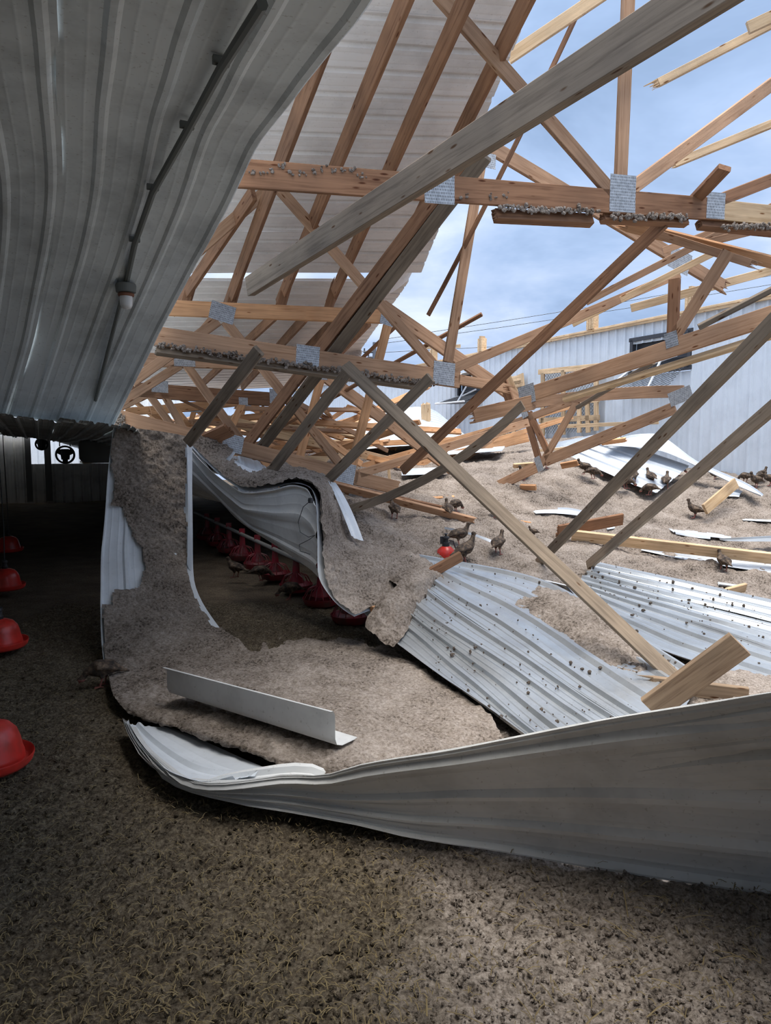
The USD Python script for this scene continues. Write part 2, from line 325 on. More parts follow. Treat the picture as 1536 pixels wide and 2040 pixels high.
# ------------------------------------------------------------------ lumber
SZ = {'2x4': (.089, .038), '2x6': (.140, .038), '2x8': (.184, .038), '2x3': (.064, .038), '1x4': (.089, .019), '1x2': (.04, .02), '2x2': (.038, .038), '4x4': (.1, .1), '1x6': (.14, .02), '6x2': (.140, .060)}
def board_mesh(L, w, t, splinter=(0, 0), bow=0.0, seed=0, seg=None):
    """A sawn board along +x from 0 to L, w along y, t along z; chamfered; splinter: torn ends (start, end), metres."""
    rg = np.random.default_rng(seed + 1000)
    c = min(.003, t * .12)
    sec = np.array([(-w / 2 + c, -t / 2), (w / 2 - c, -t / 2), (w / 2, -t / 2 + c), (w / 2, t / 2 - c), (w / 2 - c, t / 2), (-w / 2 + c, t / 2), (-w / 2, t / 2 - c), (-w / 2, -t / 2 + c)])
    ns = seg or (10 if bow else 2)
    xs = np.linspace(0, L, ns)
    v, f = [], []
    for x in xs:
        off = bow * 4 * (x / L) * (1 - x / L)
        v += [(x, s[0] + off, s[1]) for s in sec]
    for i in range(ns - 1):
        for j in range(8):
            k = (j + 1) % 8
            f += [[i * 8 + j, i * 8 + k, (i + 1) * 8 + k], [i * 8 + j, (i + 1) * 8 + k, (i + 1) * 8 + j]]
    for j in range(1, 7):
        f.append([0, j + 1, j]); b = (ns - 1) * 8; f.append([b, b + j, b + j + 1])
    v = np.array(v, float); f = np.array(f)
    ms = [trimesh.Trimesh(v, f[:, ::-1] * 0 + f, process=False)]
    for e, sp in enumerate(splinter):
        if sp:
            x0, sg = (0, -1) if e == 0 else (L, 1)
            nfin = 7
            for q in range(nfin):
                y = -w / 2 + w * (q + .5) / nfin; hw = w / nfin * .55; ln = sp * rg.uniform(.2, 1.0); z = rg.uniform(-.2, .2) * t; zt = t / 2 * rg.uniform(.5, .95)
                vv = np.array([(x0, y - hw, -zt), (x0, y + hw, -zt), (x0, y + hw, zt), (x0, y - hw, zt), (x0 + sg * ln, y + rg.uniform(-hw, hw), z - .002), (x0 + sg * ln, y + rg.uniform(-hw, hw), z + .002)])
                ff = np.array([[0, 4, 1], [1, 4, 5], [1, 5, 2], [2, 5, 3], [3, 5, 4], [3, 4, 0]])
                ms.append(trimesh.Trimesh(vv, ff if sg < 0 else ff[:, ::-1], process=False))
    return cat(*ms)
bseed = [0]
def put_board(name, p0, p1, size, m, parent=None, n=None, roll=0.0, splinter=(0, 0), bow=0.0, shift=0.0):
    """Lays a board with its axis from p0 to p1. n: the way its wide face looks (default: at the camera), roll: degrees about its axis."""
    p0, p1 = np.asarray(p0, float), np.asarray(p1, float)
    L = np.linalg.norm(p1 - p0); a = (p1 - p0) / L
    nn = CAM - (p0 + p1) / 2 if n is None else np.asarray(n, float)
    nn = unit(nn - a * (nn @ a)); w = np.cross(a, nn)
    if roll:
        r = math.radians(roll); nn, w = nn * math.cos(r) + w * math.sin(r), w * math.cos(r) - nn * math.sin(r)
    bw, bt = SZ[size] if isinstance(size, str) else size
    bseed[0] += 1
    M = np.eye(4); M[:3, 0], M[:3, 1], M[:3, 2], M[:3, 3] = a, -w, nn, p0 + nn * shift
    M[:3, 1] = np.cross(nn, a)
    return obj(name, board_mesh(L, bw, bt, splinter, bow, bseed[0]), m, parent, smooth=False, M=M)
def board(label, x0, y0, Y0, x1, y1, Y1, size='2x4', m=None, roll=0.0, name='lumber_board', splinter=(0, 0), bow=0.0, group=None, n=None):
    o = put_board(name, P(x0, y0, Y0), P(x1, y1, Y1), size, m or FIR, None, n, roll, splinter, bow)
    return tag(o, label, 'board', group)
def plate_mesh(w, h, t=.0016, seed=0):
    """A pressed nail plate: a thin plate with slightly bent corners."""
    g = np.array([[(x, y, 0) for y in np.linspace(-h / 2, h / 2, 5)] for x in np.linspace(-w / 2, w / 2, 5)], float)
    rg = np.random.default_rng(seed)
    for i in (0, -1):
        for j in (0, -1): g[i, j, 2] += rg.uniform(0, .004)
    f = grid_faces(5, 5); v = np.vstack([g.reshape(-1, 3) + [0, 0, t], g.reshape(-1, 3)])
    rim = np.r_[np.arange(5), np.arange(1, 5) * 5 + 4, 20 + np.arange(3, -1, -1), np.arange(3, 0, -1) * 5]; nx = np.roll(rim, -1)
    return trimesh.Trimesh(v, np.vstack([f[:, ::-1], f + 25, np.stack([rim, rim + 25, nx + 25], 1), np.stack([rim, nx + 25, nx], 1)]), process=False)
class Truss:
    """A roof truss in one plane. The plane holds the two given points and leans by lean degrees (positive: its top away from the camera)."""
    def __init__(self, label, a, b, lean=0.0, m=FIR, name='roof_truss', drop=None):
        self.a, self.b, self.m = P(*a), P(*b), m
        d = unit(self.b - self.a)
        n = unit(np.cross(d, ZUP)); 
        if n[1] > 0: n = -n
        up = np.cross(n, d) if np.cross(n, d)[2] > 0 else np.cross(d, n)
        r = math.radians(lean); self.n = n * math.cos(r) + up * math.sin(r); self.up = up * math.cos(r) - n * math.sin(r); self.d = d
        base = (self.a + self.b) / 2
        self.o = thing(name, label, 'roof truss', base)
        self.seed = 0
    def at(self, px, py):
        d = ray(px, py); return CAM + d * (((self.a - CAM) @ self.n) / (d @ self.n))
    def member(self, name, x0, y0, x1, y1, size='2x4', m=None, splinter=(0, 0), bow=0.0, shift=0.0):
        return put_board(name, self.at(x0, y0), self.at(x1, y1), size, m or self.m, self.o, self.n, 0, splinter, bow, shift)
    def plate(self, px, py, w, h, rot=None):
        c = self.at(px, py) + self.n * .0192
        x, y = self.d, self.up
        if rot is not None:
            x = unit(self.at(*rot) - self.at(px, py)); y = np.cross(self.n, x)
        self.seed += 1
        M = np.eye(4); M[:3, 0], M[:3, 1], M[:3, 2], M[:3, 3] = x, np.cross(self.n, x), self.n, c
        return obj('nail_plate', plate_mesh(w, h, seed=self.seed), PLATE, self.o, False, M)

# ------------------------------------------------------------------ the setting: floor, walls, ceiling behind the camera
fl = thing('floor', 'trodden dark litter floor of the poultry barn', None, (0, 0, 0), kind='structure')
def floor_height(x, y, s=1.0):
    p = np.stack([x, y, 0 * x], -1)
    return (meshkit.fbm(p * 0.9, 3, 3) - .5) * .07 + (meshkit.fbm(p * 6.0, 3, 4) - .5) * .045
def ground_patch(x0, x1, y0, y1, res, fine, keep=None, z=0.0):
    xs, ys = np.arange(x0, x1 + res, res), np.arange(y0, y1 + res, res)
    X, Y = np.meshgrid(xs, ys, indexing='ij')
    Z = floor_height(X, Y) + z
    if fine: Z = Z + (meshkit.fbm(np.stack([X, Y, 0 * X], -1) * 52.0, 3, 8) - .5) * fine
    f = grid_faces(len(xs), len(ys), None if keep is None else keep(X, Y))
    v, f = compact(np.stack([X, Y, Z], -1).reshape(-1, 3), f)
    return trimesh.Trimesh(v, f[:, ::-1], process=False)
NEAR = (-3.2, 2.7, 0.8, 6.9)
obj('litter_bed', ground_patch(-16, 12, -12, 30, 0.35, 0, z=-.04, keep=lambda X, Y: ~((X > NEAR[0] + .4) & (X < NEAR[1] - .4) & (Y > NEAR[2] + .4) & (Y < NEAR[3] - .4))), SOIL, fl, smooth=True)
near = obj('trodden_litter', ground_patch(*NEAR[:2], *NEAR[2:], 0.0105, .030), LITTER_MIX, fl, smooth=True)

def wall_strip(name, mk, p0, p1, z0, z1, m, side, panel=.914, pitch=RIB, holes=(), parent_label=None):
    """A wall clad with upright ribbed sheets, each sheet a part."""
    p0, p1 = np.asarray(p0, float), np.asarray(p1, float); L = np.linalg.norm(p1 - p0)
    t = thing(name, parent_label, None, p0, kind='structure')
    lo = Loft([[p0 + (p1 - p0) * q + ZUP * z0, p0 + (p1 - p0) * q + ZUP * z1] for q in (0, 1)])
    n = round(L / panel)
    for k in range(n):
        a, b = k * L / n, (k + 1) * L / n
        cuts = [h for h in holes if h[0] < b and h[1] > a]
        if not cuts:
            obj('wall_panel', sheet_mesh(lo, a, min(L, b + .01), side, nv=2, pitch=pitch, h=.034), m, t, smooth=25)
        else:
            h = cuts[0]
            for c, d, e, g in ((a, b, 0, (h[2] - z0) / (z1 - z0)), (a, b, (h[3] - z0) / (z1 - z0), 1), (a, h[0], (h[2] - z0) / (z1 - z0), (h[3] - z0) / (z1 - z0)), (h[1], b, (h[2] - z0) / (z1 - z0), (h[3] - z0) / (z1 - z0))):
                if d - c > .02: obj('wall_panel', sheet_mesh(lo, c, d, side, nv=2, v0=e, v1=g, pitch=pitch, h=.034), m, t, smooth=25)
    return t
WL, WR = -5.6, 10.2
WTOP = 3.79
# the white wall at the right, standing open to the sky
def wall_at(px, py):                   # point of the right wall's plane
    d = ray(px, py); k = (WR - CAM @ LT) / (d @ LT); p = CAM + d * k; return p @ LT, p @ AX, p[2]
h1a, h1b = wall_at(1378, 690)[1], wall_at(1262, 690)[1]
h2a, h2b = wall_at(965, 770)[1], wall_at(915, 770)[1]
A0 = -6.0
zt, zb = wall_at(1378, 668)[2], wall_at(1378, 738)[2]
z2t, z2b = wall_at(940, 745)[2], wall_at(940, 795)[2]
wall_strip('wall_right', None, LA(WR, A0, 0), LA(WR, 50, 0), 0.0, WTOP, WALLM, -1,
           holes=((h1a - A0, h1b - A0, zb, zt), (h2a - A0, h2b - A0, z2b, z2t)), parent_label='white ribbed steel side wall left standing open to the sky')
# the dark left wall, the wall behind, the end wall with its open bay
wall_strip('wall_left', None, LA(WL, -8, 0), LA(WL, 24, 0), 0.0, 3.3, UNDER, 1, parent_label='dim ribbed steel wall along the left of the barn')
wall_strip('wall_back', None, LA(WL, -8, 0), LA(4.5, -8, 0), 0.0, 3.3, UNDER, 1, parent_label='ribbed steel wall closing the barn behind the viewer')
Eax = 21.0
def end_at(px, py):
    d = ray(px, py); k = (Eax - CAM @ AX) / (d @ AX); p = CAM + d * k; return p @ LT, p[2]
e0, e1 = end_at(50, 878)[0], end_at(225, 878)[0]
eb, et = end_at(110, 924)[1], 2.3
wall_strip('wall_end', None, LA(WL, Eax, 0), LA(e1 + 1.0, Eax, 0), -.3, 3.3, UNDER, -1, holes=[(e0 - WL + 0.01 * k, e1 - WL, eb, et) for k in range(1)], parent_label='dark ribbed end wall with a wide open bay')
# daylit white sheeting outdoors beyond the open bay
wall_strip('wall_outside', None, LA(e0 - 2, Eax + 3.2, 0), LA(e1 + 2.5, Eax + 3.2, 0), 0.0, 3.2, WHITE, -1, parent_label='daylit white siding seen through the open end bay')
# wooden plate along the top of the right wall, with truss heels left standing on it
tp = thing('top_plate', 'long wooden plate running along the top of the white wall', 'beam', LA(WR, 5, WTOP))
for k in range(9):
    a = A0 + k * 6.0
    put_board('plate_board', LA(WR - .03, a, WTOP + .02), LA(WR - .03, a + 5.99, WTOP + .02), (.14, .04), PINE, tp, n=ZUP)
    put_board('plate_board', LA(WR - .07, a, WTOP - .02), LA(WR - .07, a + 5.99, WTOP - .02), (.05, .038), PINE, tp, n=-LT)
heels = [(1185, 'above the open sky left of centre'), (1383, 'nearest the right edge of the photo'), (965, 'half hidden behind crossed beams'), (868, 'under the small tilted board'), (745, 'farthest along the wall')]
for px, where in heels:
    a = wall_at(px, 640)[1]
    o = thing('truss_heel', f'short wooden block standing on the wall plate, {where}', 'block', LA(WR - .06, a, WTOP + .04))
    b = cat(*[box(LA(WR - .06, a + q, WTOP + .04 + .19), (.14, .036, .38), np.stack([LT, AX, ZUP], 1)) for q in (-.07, 0, .07)])
    for q in (-.07, 0, .07):
        obj('ply', box(LA(WR - .06, a + q, WTOP + .04 + .19 - abs(q) * .4), (.14, .06, .38 - abs(q) * .8), np.stack([LT, AX, ZUP], 1)), PINE, o)
a = wall_at(868, 640)[1]
o = put_board('lumber_board', LA(WR - .06, a + 1.3, WTOP + .55), LA(WR - .06, a - 1.4, WTOP + .30), '2x4', PINE); tag(o, 'short tilted board resting on a block above the far wall', 'board')

# the ceiling: still up at the left, sagging towards the far end, its torn edge overhead to the right
edge_px = [(930, -240, 1.35), (740, 0, 2.27), (600, 170, 2.95), (530, 268, 3.4), (440, 440, 4.25), (392, 525, 4.7), (330, 640, 5.25), (288, 722, 5.65), (226, 848, 6.1)]
edge = [P(*e) for e in edge_px]
def lat_rail(dl, dz, sag):
    out = []
    for p in edge:
        l, a = p @ LT, p @ AX
        t = np.clip((a - 2.0) / 4.5, 0, 1)
        out.append(LA(l + dl + (0.25 * t if dl < 0 else 0) * min(1, -dl / 2), a, p[2] + dz * (1 - t) + sag * t))
    return out
e_last = edge[-1]
rails = [lat_rail(dl, dz, s) for dl, dz, s in ((-7.2, .02, .75), (-4.5, .03, .6), (-2.6, .03, .32), (-1.3, .03, .12), (-0.55, .02, .04), (0, 0, 0))]
ceil_loft = Loft(rails, at=[0, .375, .639, .819, .924, 1.0])
ce = thing('ceiling', 'grey ribbed steel ceiling hanging over the left, torn along its edge', None, e_last, kind='structure')
panels(ce, 'ceiling_panel', ceil_loft, CEIL, nv=46, side=-1 if normals(ceil_loft([0, .5, 1], [0, .5, 1]))[1, 1, 2] > 0 else 1, dent=.022, pitch=.2286, h=.012, minor=.0022)
# beyond the torn edge the ceiling lies low and dark down to the end wall
def far_rail(l, zs): return [LA(l + .0, a, z) for a, z in zip((6.35, 8.5, 12.0, 17.0, 20.9), zs)]
lo = Loft([far_rail(WL, (2.45, 2.35, 2.2, 2.1, 2.1)), far_rail(-3.2, (2.26, 2.1, 2.0, 1.95, 1.95)), far_rail(-1.2, (1.96, 1.85, 1.78, 1.85, 1.86)), far_rail(.2, (1.78, 1.70, 1.62, 1.66, 1.72))])
lo_r = Loft([[LA(l, a, z) for a, z in zip((6.3 if l < 1 else 8.6 + .25 * l, 9.9 if l > 1 else 9.0, 13.0, 17.0, 22.0), zs)] for l, zs in ((.15, (1.79, 1.68, 1.62, 1.66, 1.72)), (.75, (1.68, 1.58, 1.54, 1.5, 1.5)), (1.5, (1.5, 1.48, 1.4, 1.3, 1.2)), (3.4, (1.15, 1.15, 1.1, 1.0, .95)), (5.2, (.4, .45, .5, .5, .5)), (6.0, (-.03, -.03, -.03, -.03, -.03)))])
ce2 = thing('ceiling', 'dark sagging steel ceiling low above the far floor', None, LA(0, 9, 1.8), kind='structure')
panels(ce2, 'ceiling_panel', lo, CEIL, nv=24, side=-1, dent=.05)
panels(ce2, 'ceiling_panel', lo_r, CEIL, nv=24, side=-1, dent=.03)
# the ceiling still level behind the viewer and to the right of it
lo = Loft([[LA(l, -8, 2.95), LA(l, b, 2.93)] for l, b in ((WL - .1, .6), (.8, .75), (2.6, .5), (4.4, -.1))])
ce3 = thing('ceiling', 'level steel ceiling over the barn behind the viewer', None, LA(0, -4, 2.9), kind='structure')
panels(ce3, 'ceiling_panel', lo, CEIL, nv=6, side=-1)

# ------------------------------------------------------------------ the torn roof slope seen over the trusses
roof = thing('torn_roof', 'slope of pale ribbed roof sheets over brown purlins, torn open at a slit of sky', 'roof', P(600, 300, 5.5))
def roof_sheets(tl, tr, bl, br, first=1, side=-1, **kw):
    lo = Loft([[P(*tl), P(*tr)], [P(*bl), P(*br)]])
    panels(roof, 'roof_sheet', lo, ROOFM, side=side, nv=8, dent=.012, minor=.002, h=.02, **kw)
    return lo
# upper part, from overhead to the slit; lower part beyond it
up = roof_sheets((330, -330, 3.6), (1150, -210, 4.25), (180, 548, 7.6), (838, 545, 8.2))
lw = roof_sheets((200, 556, 7.75), (815, 560, 8.35), (60, 790, 13.6), (668, 768, 14.2))
def purlin(x0, y0, Y0, x1, y1, Y1, sz=(.115, .038), roll=48, m=BROWN, spl=(0, 0)):
    put_board('purlin', P(x0, y0, Y0), P(x1, y1, Y1), sz, m, roof, None, roll, spl)
for k, r in enumerate([(664, 40, 4.0, 452, 612, 7.6), (822, -40, 4.0, 556, 605, 7.75), (945, -40, 4.1, 655, 608, 7.85), (1068, -40, 4.2, 748, 606, 7.95), (505, 385, 5.7, 352, 612, 7.5)]):
    purlin(*r, spl=(0, .18))
for r in [(548, 628, 8.2, 395, 772, 13.0), (608, 632, 8.3, 482, 772, 13.2), (672, 634, 8.4, 570, 735, 12.4), (735, 640, 8.5, 640, 742, 12.6), (430, 630, 8.1, 310, 770, 13.0)]:
    purlin(*r, roll=40)
# broken butts nailed beside the purlins at the slit
for x, y, Y in ((462, 590, 7.35), (563, 588, 7.5), (658, 590, 7.6), (372, 588, 7.2)):
    put_board('purlin_scab', P(x + 10, y - 22, Y), P(x - 4, y + 26, Y), (.085, .05), BROWN, roof, None, 20, (.09, .07))
fl2 = Loft([[P(800, 545, 8.1), P(838, 505, 8.0)], [P(815, 552, 8.15), P(846, 524, 8.2)]])
o = obj('torn_flashing', sheet_mesh(Loft([[P(806, 528, 8.0), P(822, 512, 8.0), P(836, 505, 8.1), P(846, 520, 8.2)], [P(772, 590, 8.3), P(812, 560, 8.3), P(832, 528, 8.3), P(842, 526, 8.3)]]), 0, .3, 1, nv=10, h=.001, minor=0), ROOFM); tag(o, 'crumpled pale flashing curling off the torn roof edge against the sky', 'flashing')
rm = Loft([[P(690, 690, 11.5), P(704, 676, 11.5), P(722, 700, 11.4)], [P(655, 738, 11.8), P(690, 730, 11.6), P(716, 722, 11.4)]])
o = obj('bent_roof_corner', sheet_mesh(rm, 0, rm.width, 1, nv=10, h=.012), ROOFM); tag(o, 'bent corner of roof sheet beside the far power pole', 'sheet')

# ------------------------------------------------------------------ fallen ceiling sheets and the insulation lying on them
def drop(p, z): return np.asarray(p) - ZUP * z
def smooth01(x): x = np.clip(x, 0, 1); return x * x * (3 - 2 * x)
# 1. the long strip that comes down from the far trusses like a slide, lies on the floor and rises at the right in front
slide = [
    [P(*q) for q in ((226, 852, 6.12), (214, 960, 6.02), (204, 1080, 5.85), (200, 1180, 5.55), (204, 1300, 5.08), (218, 1370, 4.6), (250, 1440, 4.02), (262, 1452, 3.9))],
    [P(*q) for q in ((300, 858, 6.2), (294, 960, 6.12), (292, 1080, 5.98), (300, 1180, 5.7), (330, 1300, 5.12), (370, 1370, 4.65), (410, 1440, 4.08), (420, 1450, 3.98))],
    [P(*q) for q in ((383, 872, 6.3), (383, 960, 6.26), (384, 1080, 6.18), (386, 1150, 6.0), (430, 1240, 5.55), (520, 1330, 4.9), (610, 1420, 4.2), (620, 1432, 4.1))],
]
slide_loft = Loft(slide)
st = thing('fallen_ceiling_strip', 'white ribbed ceiling strip sliding down from the trusses to the floor, left edge bare', 'ceiling sheet', P(260, 1300, 5.1))
nsl = normals(slide_loft([0, .5, 1], [0, .5, 1]))[1, 0]; sd = 1 if nsl[1] < 0 else -1
panels(st, 'ceiling_panel', slide_loft, WHITE, nv=40, side=sd, dent=.01, width=.6)
def slide_keep(u, v, g):
    e = .03 + .30 * np.exp(-((v - .34) / .10) ** 2) + .12 * (v > .2) * (v < .42) + (meshkit.fbm(g * 7, 3, 2) - .5) * .20
    e = np.where(v > .47, .015 + (meshkit.fbm(g * 9, 2, 2) - .5) * .05, e)
    e2 = np.where(v < .55, .93 + (meshkit.fbm(g * 8, 2, 6) - .5) * .07, 2.0)
    return (u > e) & (u < e2)
o = obj('slid_insulation', fluff(slide_loft, .014, .035, 21, lift=lambda u, v, g: .036 + .0 * g[..., 0] + .02 * smooth01((v - .5) * 4), keep=slide_keep, fine=.02), FLUFF, smooth=True)
tag(o, 'blown grey insulation clinging to the steep fallen ceiling strip', 'insulation', kind='stuff')

# 2. insulation spread over the floor from the strip's foot to the fallen sheet
fw = [
    [G(215, 1330, .09), G(330, 1318, .07), G(470, 1290, .05), G(640, 1262, .05), G(770, 1285, .06)],
    [G(232, 1395, .10), G(420, 1385, .10), G(600, 1370, .10), G(760, 1350, .08), G(860, 1350, .06)],
    [G(262, 1424, .07), G(390, 1440, .12), G(620, 1440, .14), G(820, 1425, .11), G(985, 1440, .08)],
    [G(370, 1452, .09), G(470, 1486, .12), G(600, 1522, .12), G(760, 1540, .13), G(1010, 1500, .08)],
    [G(450, 1492, .08), G(545, 1522, .09), G(650, 1560, .05), G(800, 1590, .03), G(1100, 1560, .03)],
]
floor_fluff = Loft(fw)
o = obj('spilled_insulation', fluff(floor_fluff, .013, .035, 5, fine=.022, keep=lambda u, v, g: (u > .02 + (meshkit.fbm(g * 6, 3, 3) - .5) * .25) & ((u < .72 + .5 * v + (meshkit.fbm(g * 5, 3, 4) - .5) * .2) | (v > .30))), FLUFF, smooth=True)
tag(o, 'grey insulation spilled thick over the floor behind the twisted grey panel', 'insulation', kind='stuff')

# 3. the twisted panel in front: white ribbed upper side at the left, grey underside rising to the right
lowerE = [G(248, 1438, .09), G(300, 1520, .09), G(352, 1556, .09), G(420, 1578, .09)] + [P(*q) for q in ((560, 1612, 2.86), (700, 1640, 2.76), (830, 1668, 2.70), (950, 1682, 2.66), (1200, 1722, 2.56), (1536, 1772, 2.42), (1900, 1820, 2.30))]
upperE = [G(262, 1447, .10), G(325, 1522, .12), (G(392, 1558, .15)), G(440, 1560, .17)] + [P(*q) for q in ((560, 1546, 2.83), (640, 1545, 2.75), (720, 1524, 2.66), (900, 1494, 2.50), (1200, 1435, 2.20), (1536, 1380, 1.88), (1900, 1320, 1.55))]
# out of the frame, strip added up to the ceiling to block side light
lowerE += [np.array(q) for q in ((2.35, 1.78, .8), (2.95, 1.25, 1.9), (3.5, .75, 2.90))]
upperE += [np.array(q) for q in ((1.75, 1.10, 1.75), (2.25, .62, 2.45), (2.75, .20, 2.94))]
midE = [(a * .55 + b * .45) + np.array([0, .03, 0]) * smooth01((i - 2) / 4) for i, (a, b) in enumerate(zip(lowerE, upperE))]
backE = [drop(p, .03 + .13 * smooth01((i - 2) / 3)) + np.array([.02, .10, 0]) * smooth01((i - 1) / 4) for i, p in enumerate(upperE)]
back2 = [drop(p, .05 + .42 * smooth01((i - 3) / 5)) + np.array([.06, .34, 0]) * smooth01((i - 1) / 4) for i, p in enumerate(upperE)]
panel_loft = Loft([lowerE, midE, upperE, backE, back2], at=[0, .3, .6, .75, 1.0])
tw = thing('twisted_ceiling_panel', 'big grey ceiling panel twisted up out of the litter across the foreground', 'ceiling sheet', P(900, 1600, 2.6))
panels(tw, 'panel_sheet', panel_loft, UNDER, nv=80, side=-1, dent=.006, width=.45, pitch=.20, h=.024, minor=.005)
wl = Loft([[G(*q) for q in ((250, 1438, .10), (300, 1518, .11), (352, 1553, .125), (420, 1566, .14), (462, 1556, .16))],
           [G(*q) for q in ((272, 1446, .075), (350, 1512, .075), (410, 1540, .085), (475, 1548, .10), (510, 1546, .12))],
           [G(*q) for q in ((335, 1448, .055), (430, 1486, .055), (500, 1518, .06), (560, 1540, .07), (600, 1546, .08))]])
o = thing('curled_panel_end', 'white ribbed end of the foreground panel curling out of the litter, inside face up', 'ceiling sheet', P(380, 1520, 3.45))
panels(o, 'panel_sheet', wl, WHITE, nv=24, side=1 if normals(wl([0, .5, 1], [0, .5, 1]))[1, 1, 2] > 0 else -1, width=.6, pitch=.2, dent=.004, ragged=.02)

# 4. the bent flashing lying on the insulation
f0, f1 = G(334, 1385, .16), G(668, 1492, .17)
d = unit(f1 - f0); s = unit(np.cross(ZUP, d)); s = s if s[0] > 0 else -s
prof = [(-.030, .235), (-.012, .232), (0.0, .20), (.0, .06), (.012, .02), (.05, .0), (.14, -.005), (.165, .0)]
rails = [[f0 + s * a + ZUP * (b * .72 - .0), f1 + s * a + ZUP * (b * .80 - .0)] for a, b in prof]
lo = Loft(rails, linear=True)
v = lo(lo.u, np.linspace(0, 1, 12)); n = normals(v)
vv = np.vstack([v.reshape(-1, 3), (v + n * .0015).reshape(-1, 3)]); gf = grid_faces(len(prof), 12)
o = obj('corner_flashing', trimesh.Trimesh(vv, np.vstack([gf, gf[:, ::-1] + len(v) * 12]), process=False), UNDER, smooth=30)
tag(o, 'long grey L-shaped corner flashing lying on the spilled insulation', 'flashing')

# 5. the big ribbed sheet, right of the middle
b1 = [
    [P(*q) for q in ((706, 1206, 5.45), (786, 1283, 4.95), (900, 1368, 4.22), (1026, 1456, 3.62), (1095, 1505, 3.30))],
    [P(*q) for q in ((740, 1180, 5.6), (825, 1247, 5.1), (940, 1345, 4.34), (1060, 1450, 3.62), (1130, 1500, 3.30))],
    [P(*q) for q in ((770, 1150, 5.75), (822, 1211, 5.3), (980, 1318, 4.42), (1150, 1438, 3.62), (1225, 1488, 3.30))],
    [P(*q) for q in ((800, 1130, 5.95), (850, 1177, 5.55), (1020, 1295, 4.55), (1215, 1426, 3.62), (1295, 1475, 3.32))],
    [P(*q) for q in ((820, 1110, 6.15), (874, 1156, 5.78), (1022, 1240, 4.95), (1275, 1414, 3.66), (1345, 1452, 3.40))],
    [P(*q) for q in ((842, 1120, 6.32), (905, 1138, 6.12), (1040, 1192, 5.5), (1300, 1350, 4.1), (1370, 1400, 3.7))],
    [P(*q) for q in ((830, 1109, 6.55), (905, 1121, 6.4), (1000, 1138, 6.2), (1090, 1163, 5.9), (1330, 1310, 4.5), (1400, 1355, 4.1))],
]
big = Loft(b1)
o = thing('fallen_roof_sheet', 'large glossy ribbed steel sheet sloping down in front of the long diagonal board', 'steel sheet', P(900, 1300, 4.6))
bs = 1 if normals(big([0, .5, 1], [0, .5, 1]))[1, 1, 2] > 0 else -1
panels(o, 'sheet_panel', big, GALV, nv=50, side=bs, dent=.012, width=.75, h=.024, minor=.004, pitch=.20)
# 6. its neighbour at the right
b2 = Loft([[P(*q) for q in ((1128, 1172, 6.25), (1270, 1278, 5.2), (1400, 1330, 4.7), (1640, 1390, 4.1))],
           [P(*q) for q in ((1142, 1166, 6.35), (1340, 1230, 5.7), (1536, 1296, 5.0), (1640, 1330, 4.7))],
           [P(*q) for q in ((1167, 1144, 6.7), (1340, 1190, 6.2), (1536, 1240, 5.8), (1640, 1270, 5.5))],
           [P(*q) for q in ((1196, 1120, 7.1), (1360, 1155, 6.8), (1536, 1194, 6.5), (1640, 1215, 6.3))]])
o = thing('fallen_roof_sheet', 'ribbed steel sheet lying flat at the right edge, flecked with dirt', 'steel sheet', P(1400, 1230, 5.6))
panels(o, 'sheet_panel', b2, GALV, nv=40, side=1 if normals(b2([0, .5, 1], [0, .5, 1]))[1, 1, 2] > 0 else -1, dent=.012, width=.75, h=.024, minor=.004, pitch=.22)

# 7. the tent-like sheet over the feeder line
tent = Loft([
    [P(*q) for q in ((378, 890, 6.38), (410, 925, 6.32), (450, 958, 6.25), (490, 980, 6.15), (545, 975, 5.85), (588, 966, 5.6), (612, 972, 5.42), (628, 1000, 5.30))],
    [P(*q) for q in ((380, 905, 6.46), (416, 950, 6.40), (455, 985, 6.32), (492, 1010, 6.2), (545, 1015, 5.88), (595, 1015, 5.55), (618, 1030, 5.40), (632, 1055, 5.34))],
    [P(*q) for q in ((382, 930, 6.58), (425, 975, 6.52), (462, 1012, 6.42), (498, 1042, 6.28), (550, 1065, 5.92), (600, 1088, 5.6), (620, 1098, 5.48), (632, 1110, 5.42))],
    [P(*q) for q in ((384, 960, 6.72), (438, 1000, 6.64), (470, 1034, 6.52), (508, 1062, 6.36), (556, 1092, 5.96), (606, 1126, 5.65), (624, 1140, 5.55), (634, 1150, 5.50))]])
o = thing('folded_ceiling_sheet', 'dark grey ribbed sheet folded like a tent above the red feeders', 'ceiling sheet', P(560, 1000, 5.8))
tsd = -1 if normals(tent([0, .5, 1], [0, .5, 1]))[1, 1, 1] > 0 else 1
panels(o, 'ceiling_panel', tent, UNDER, nv=40, side=tsd, dent=.012, width=.9, pitch=.215, h=.014, minor=.002)
obj('hanging_wire', tube([P(*q) for q in ((618, 998, 5.3), (604, 1010, 5.34), (594, 1040, 5.4), (598, 1060, 5.4), (615, 1070, 5.3), (628, 1066, 5.18), (616, 1075, 5.2), (596, 1085, 5.38), (598, 1098, 5.36), (618, 1104, 5.2))], .003, 5), CABLE, o)
obj('cord_grip', lathe([(0, -.02), (.018, -.018), (.022, 0), (.018, .018), (0, .02)], P(619, 997, 5.3), 12), BLACK, o, smooth=40)
# dark sheet closing the hollow behind
lo = Loft([[P(380, 880, 6.5), P(420, 935, 6.6), P(455, 985, 6.6)], [P(380, 985, 7.4), P(420, 996, 7.4), P(450, 1003, 7.3)]])
o = thing('low_ceiling_sheet', 'shaded ribbed sheet closing the hollow behind the tent-like fold', 'ceiling sheet', P(400, 940, 6.9)); panels(o, 'ceiling_panel', lo, UNDER, nv=14, side=1, pitch=.12, h=.01)

